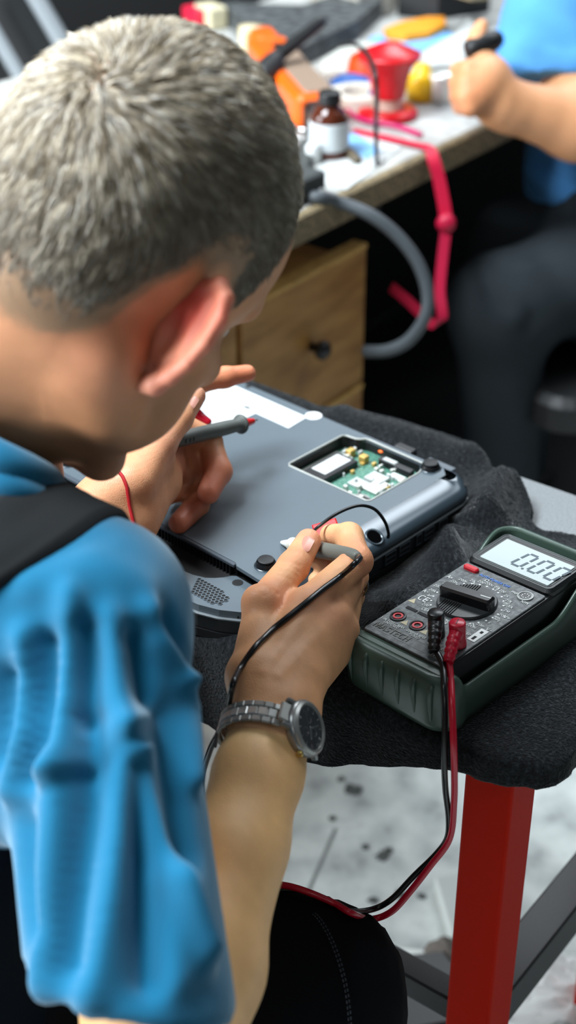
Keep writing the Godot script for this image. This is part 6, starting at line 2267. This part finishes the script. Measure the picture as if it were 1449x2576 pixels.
func build_chair_back() -> void:
	# mesh-backed office chair behind the bench at the upper left
	var t := thing("office_chair", "black mesh office chair with light grey frame bars at the upper left", "chair", Transform3D())
	var grey := mat(rgb(126, 133, 137), 0.5)
	var d := 2.64
	for q in [[[58, -60], [96, 4], [150, 96], [230, 240]], [[-40, 30], [4, 106], [40, 166], [120, 300]]]:
		var pts := PackedVector3Array()
		for e in q:
			pts.append(P(e[0], e[1], d))
		obj("frame_bar", tube(catmull(pts, 5), 0.0185, 12, false, 0.6).mesh(), grey, t)
	var net := mat(rgb(20, 24, 25), 0.9)
	var a := P(-36, 20, d + 0.01)
	var b := P(66, -50, d + 0.01)
	var c := P(230, 240, d + 0.01)
	var e := P(120, 300, d + 0.01)
	var cloth := Geo.new()
	for k in 24:
		var s := k / 24.0
		cloth.add(tube(PackedVector3Array([a.lerp(e, s), b.lerp(c, s)]), 0.0042, 5))
	for k in 12:
		var s := (k + 0.5) / 12.0
		cloth.add(tube(PackedVector3Array([a.lerp(b, s), e.lerp(c, s)]), 0.0042, 5))
	var o := obj("back_mesh", cloth.mesh(), net, t)
	o.set_meta("kind", "stuff")
	obj("back_panel", tube(PackedVector3Array([a.lerp(b, 0.5) + Vector3(0, 0, -0.02), e.lerp(c, 0.5) + Vector3(0, 0, -0.02)]), 0.055, 12, false, 0.2).mesh(), M.black_matte, t)
	var post := (a + b + c + e) / 4
	obj("post", tube(PackedVector3Array([Vector3(post.x, 0.10, post.z - 0.10), Vector3(post.x, 0.46, post.z - 0.10)]), 0.025, 12).mesh(), M.black, t)
	obj("seat", slab(rrect(0.46, 0.46, 0.10), 0.07, 0.02).mesh(), M.rubber, t, Transform3D(Basis(), Vector3(post.x, 0.44, post.z - 0.22)))
	obj("back_stem", tube(PackedVector3Array([Vector3(post.x, 0.47, post.z - 0.06), post + Vector3(0, 0, -0.03)]), 0.02, 10).mesh(), M.black, t)
	for k in 5:
		var w := TAU * k / 5
		obj("foot", tube(PackedVector3Array([Vector3(post.x, 0.10, post.z - 0.10), Vector3(post.x + cos(w) * 0.28, 0.035, post.z - 0.10 + sin(w) * 0.28)]), [0.024, 0.016], 10).mesh(), M.black, t)
		obj("castor", ball(Vector3(0.03, 0.03, 0.03), 10).mesh(), M.black, t, Transform3D(Basis(), Vector3(post.x + cos(w) * 0.28, 0.031, post.z - 0.10 + sin(w) * 0.28)))
	# dark cabinet beyond
	var cb := thing("steel_cabinet", "black steel cabinet standing behind the office chair", "cabinet", Transform3D(Basis(), Vector3(-0.75, 0, -4.2)))
	obj("body", bev(Vector3(1.6, 1.9, 0.5), 0.006).mesh(), M.black_matte, cb, Transform3D(Basis(), Vector3(0, 0.951, 0)))
	for s in [-1, 1]:
		var dr := obj("door", bev(Vector3(0.77, 1.8, 0.02), 0.004).mesh(), M.black, cb, Transform3D(Basis(), Vector3(s * 0.39, 0.95, 0.262)))
		obj("handle", bev(Vector3(0.015, 0.16, 0.02), 0.004).mesh(), M.dark_steel, dr, Transform3D(Basis(), Vector3(-s * 0.33, 0.05, 0.02)))

func build_second_worker() -> void:
	var t := thing("person", "second worker in a pale blue shirt at the bench, bare forearm and closed fist", "person")
	var body := Geo.new()
	# arm and fist
	var el := P(1452, 312, 2.02)
	var wr := P(1262, 262, 1.97)
	var sh := P(1400, -140, 2.12)
	var all := [el, wr, sh, P(1130, 200, 1.92), P(1200, 60, 1.95)]
	var bb := bounds(all, 0.07)
	var f := Field.new(bb[0], bb[1], 0.0045)
	f.cap(sh, el, 0.046, 0.045, 0.02)
	f.cap(el, wr, 0.047, 0.030, 0.02)
	f.cap(P(1272, 268, 1.98), P(1215, 215, 1.955), 0.030, 0.034, 0.02)
	f.cap(P(1232, 190, 1.96), P(1190, 235, 1.945), 0.026, 0.026, 0.014)
	var kn := [[1160, 172, 1.935], [1156, 206, 1.93], [1158, 238, 1.93], [1166, 264, 1.935]]
	for k in 4:
		var m := P(kn[k][0] + 18, kn[k][1] + 4, kn[k][2] + 0.004)
		var q := P(kn[k][0] - 6, kn[k][1] + 4, kn[k][2] + 0.035)
		var e := P(kn[k][0] + 22, kn[k][1] + 8, kn[k][2] + 0.058)
		f.cap(P(1215, 200 + k * 14, 1.95), m, 0.014, 0.0128, 0.008)
		f.cap(m, q, 0.0128, 0.0108, 0.005)
		f.cap(q, e, 0.0108, 0.0092, 0.005)
	f.cap(P(1232, 180, 1.958), P(1204, 136, 1.955), 0.0140, 0.0118, 0.010)
	f.cap(P(1198, 104, 1.955), P(1212, 66, 1.955), 0.0120, 0.0098, 0.008)
	f.cap(P(1225, 150, 1.965), P(1198, 104, 1.955), 0.013, 0.0120, 0.010)
	var g := f.net()
	dye(g, lin(216, 156, 112), [[P(1160, 230, 1.93), 0.06, lin(206, 130, 88), 0.6]])
	body.add(g)
	var cols := g.c
	# head, neck and trunk, above and beyond the frame
	var nb := P(1560, -420, 2.25)
	var hp := P(1520, 640, 2.28)
	var hb := bounds([nb, hp, nb + Vector3(0, 0.26, 0), P(1680, -140, 2.3)], 0.14)
	var h := Field.new(hb[0], hb[1], 0.012)
	h.cap(nb - Vector3(0, 0.06, 0), hp, 0.10, 0.10, 0.05)
	h.cap(sh, nb - Vector3(0, 0.04, 0), 0.045, 0.06, 0.04)
	h.cap(nb, nb + Vector3(-0.02, 0.10, 0.02), 0.055, 0.055, 0.02)
	h.ell(nb + Vector3(-0.05, 0.20, 0.02), Basis(), Vector3(0.095, 0.11, 0.078), 0.03)
	h.ell(nb + Vector3(-0.09, 0.15, 0.02), Basis(), Vector3(0.05, 0.075, 0.055), 0.02)
	h.cap(nb + Vector3(-0.14, 0.19, 0.02), nb + Vector3(-0.162, 0.155, 0.02), 0.010, 0.013, 0.01)
	for s in [-1, 1]:
		h.ell(nb + Vector3(-0.02, 0.17, 0.02 + s * 0.080), Basis(), Vector3(0.018, 0.03, 0.008), 0.01)
	var hg := h.net()
	dye(hg, lin(210, 150, 112), [[nb + Vector3(-0.03, 0.28, 0.02), 0.13, lin(44, 36, 30), 1.0]])
	body.add(hg)
	cols.append_array(hg.c)
	body.c = cols
	obj("body", body.mesh(), M.skin, t)
	# shirt
	var lb := bounds([sh, P(1375, 200, 2.03), P(1520, 560, 2.26), nb], 0.16)
	var s := Field.new(lb[0], lb[1], 0.0085)
	s.cap(sh, P(1388, 200, 2.06), 0.062, 0.074, 0.03)
	s.cap(P(1360, 60, 2.06), P(1306, 214, 2.03), 0.050, 0.018, 0.03)
	s.cap(nb - Vector3(0, 0.09, 0), P(1530, 440, 2.26), 0.115, 0.125, 0.05)
	s.cap(sh, nb - Vector3(0, 0.05, 0), 0.062, 0.07, 0.05)
	s.cut(P(1392, 214, 2.05), (P(1384, 300, 2.05) - P(1392, 100, 2.05)).normalized(), 0.120)
	s.cut(P(1530, 560, 2.26), Vector3(-0.12, -1, 0.1).normalized(), 0.26)
	var sg := s.net()
	var segs := []
	for q in [[1250, 20, 1330, 110, 0.006], [1300, 70, 1430, 110, -0.007], [1255, 90, 1300, 200, 0.006], [1340, 20, 1449, 80, 0.006], [1330, 420, 1400, 500, 0.008], [1360, 400, 1449, 480, -0.008], [1320, 140, 1400, 170, -0.004]]:
		var d := surface_dep(s, q[0], q[1], 1.85, 2.4)
		var d2 := surface_dep(s, q[2], q[3], 1.85, 2.4)
		if d > 0 and d2 > 0:
			segs.append([P(q[0], q[1], d), P(q[2], q[3], d2), q[4], 0.014])
	lines(sg, segs)
	sg.n = PackedVector3Array()
	sg.smooth()
	obj("shirt", sg.mesh(), M.shirt2, t)
	# trousers
	var kn2 := P(1255, 770, 2.12)
	var tb := bounds([hp, P(1535, 560, 2.27), kn2, Vector3(kn2.x, 0.06, kn2.z)], 0.13)
	var tf := Field.new(tb[0], tb[1], 0.012)
	tf.cap(P(1535, 585, 2.27), P(1545, 680, 2.27), 0.128, 0.125, 0.04)
	tf.cap(P(1560, 660, 2.25), kn2, 0.092, 0.068, 0.04)
	tf.cap(P(1600, 640, 2.40), kn2 + Vector3(0.05, 0, -0.22), 0.092, 0.068, 0.04)
	tf.cap(kn2, Vector3(kn2.x + 0.04, 0.09, kn2.z - 0.04), 0.066, 0.050, 0.04)
	tf.cap(kn2 + Vector3(0.05, 0, -0.22), Vector3(kn2.x + 0.09, 0.09, kn2.z - 0.26), 0.066, 0.05, 0.04)
	var tg := tf.net()
	var tl := []
	for q in [[1210, 680, 1290, 800, 0.006], [1270, 660, 1400, 830, 0.006], [1240, 660, 1340, 810, -0.006], [1330, 670, 1449, 780, 0.005]]:
		var d := surface_dep(tf, q[0], q[1], 1.8, 2.5)
		var d2 := surface_dep(tf, q[2], q[3], 1.8, 2.5)
		if d > 0 and d2 > 0:
			tl.append([P(q[0], q[1], d), P(q[2], q[3], d2), q[4], 0.018])
	lines(tg, tl)
	tg.n = PackedVector3Array()
	tg.smooth()
	obj("trousers", tg.mesh(), mat(rgb(50, 56, 60), 0.9, 0.0, 0.2), t)
	for q in [[0.04, -0.04], [0.09, -0.26]]:
		obj("shoe", ball(Vector3(0.12, 0.045, 0.045), 12).mesh(), M.rubber, t, Transform3D(Basis(), Vector3(kn2.x + q[0] - 0.05, 0.054, kn2.z + q[1])))
	# the black tool in the fist
	var tool := thing("hand_tool", "black handle gripped in the second worker's fist", "tool")
	obj("handle", tube(catmull([P(1172, 128, 1.95), P(1206, 116, 1.952), P(1236, 104, 1.956), P(1262, 94, 1.96)], 5), [0.010, 0.012, 0.013, 0.014, 0.014, 0.0145, 0.0145, 0.015, 0.015, 0.0145, 0.014, 0.0135, 0.0125, 0.011, 0.009, 0.006], 12).mesh(), M.black, tool)
	# stool
	var st := thing("stool", "dark stool with slanting steel legs under the second worker", "stool")
	var c := P(1530, 800, 2.28)
	obj("seat", slab(rrect(0.36, 0.36, 0.06), 0.05, 0.012).mesh(), M.rubber, st, Transform3D(Basis(Vector3.UP, 0.3), Vector3(c.x, c.y - 0.085, c.z)))
	for k in 4:
		var w := 0.3 + PI / 4 + PI / 2 * k
		obj("leg", tube(PackedVector3Array([Vector3(c.x + cos(w) * 0.20, c.y - 0.08, c.z + sin(w) * 0.20), Vector3(c.x + cos(w) * 0.27, 0.008, c.z + sin(w) * 0.27)]), 0.013, 10).mesh(), mat(rgb(120, 126, 128), 0.35, 0.6), st)

func build_floor_things() -> void:
	# what lies on the concrete by the table
	flat_thing("cardboard_sheet", "pale flat slab of board lying on the floor behind the red table leg", "board", [PH(1092, 2238, 0.0), PH(1180, 2216, 0.0), PH(1230, 2400, 0.0), PH(1140, 2405, 0.0)], 0.02, 0.0005, mat(rgb(176, 182, 178), 0.7))
	flat_thing("paper_wrapper", "flattened white wrapper on the floor beside the man's knee", "wrapper", [PH(950, 2398, 0.0), PH(1090, 2416, 0.0), PH(1092, 2446, 0.0), PH(985, 2452, 0.0)], 0.016, 0.0005, mat(rgb(206, 212, 208), 0.7))
	flat_thing("dark_plank", "dark plank lying on the floor under the work table", "plank", [PH(960, 2452, 0.0), PH(1110, 2438, 0.0), PH(1240, 2600, 0.0), PH(1000, 2640, 0.0)], 0.03, 0.0005, M.frame_black)
	var lump := ball(Vector3(0.022, 0.016, 0.026), 14)
	var ln := FastNoiseLite.new()
	ln.frequency = 40.0
	for k in lump.v.size():
		lump.v[k] += lump.n[k] * 0.008 * ln.get_noise_3dv(lump.v[k])
	lump.smooth()
	tag(obj("rag_lump", lump.mesh(), mat(rgb(92, 86, 80), 0.9), null, Transform3D(Basis(), PH(1122, 2406, 0.014))), "small brown lump of rag behind the red table leg", "rag")
	# crumpled bag in the corner
	var g := ball(Vector3(0.12, 0.07, 0.10), 26)
	var nz := FastNoiseLite.new()
	nz.frequency = 14.0
	nz.fractal_octaves = 3
	nz.noise_type = FastNoiseLite.TYPE_CELLULAR
	for k in g.v.size():
		g.v[k] += g.n[k] * 0.05 * nz.get_noise_3dv(g.v[k])
		g.v[k].y = maxf(g.v[k].y, -0.05)
	g.n = PackedVector3Array()
	g.flat()
	tag(obj("plastic_bag", g.mesh(), mat(rgb(224, 228, 226), 0.35), null, Transform3D(Basis(), PH(1440, 2570, 0.05))), "crumpled white plastic bag on the floor in the lower right corner", "bag")
	for q in [[888, 1988, 0.011], [962, 2154, 0.008], [1005, 2250, 0.006], [938, 2266, 0.006], [976, 2140, 0.006], [920, 2130, 0.005], [858, 1960, 0.005], [836, 2060, 0.004], [1060, 2255, 0.005]]:
		obj("speck", slab(blob(q[2], 0.35, int(q[0])), 0.0012, 0.0005).mesh(), mat(rgb(66, 70, 68), 0.8), get_node("floor"), Transform3D(Basis(), PH(q[0], q[1], 0.0) - Vector3(0, -0.1, -1.5)))

func build_background() -> void:
	M.shirt2 = mat(rgb(84, 150, 212), 0.85, 0.0, 0.25)
	M.shirt2.rim_enabled = true
	M.shirt2.rim = 0.5
	build_bench()
	build_bench_things()
	build_chair_back()
	build_second_worker()
	build_floor_things()
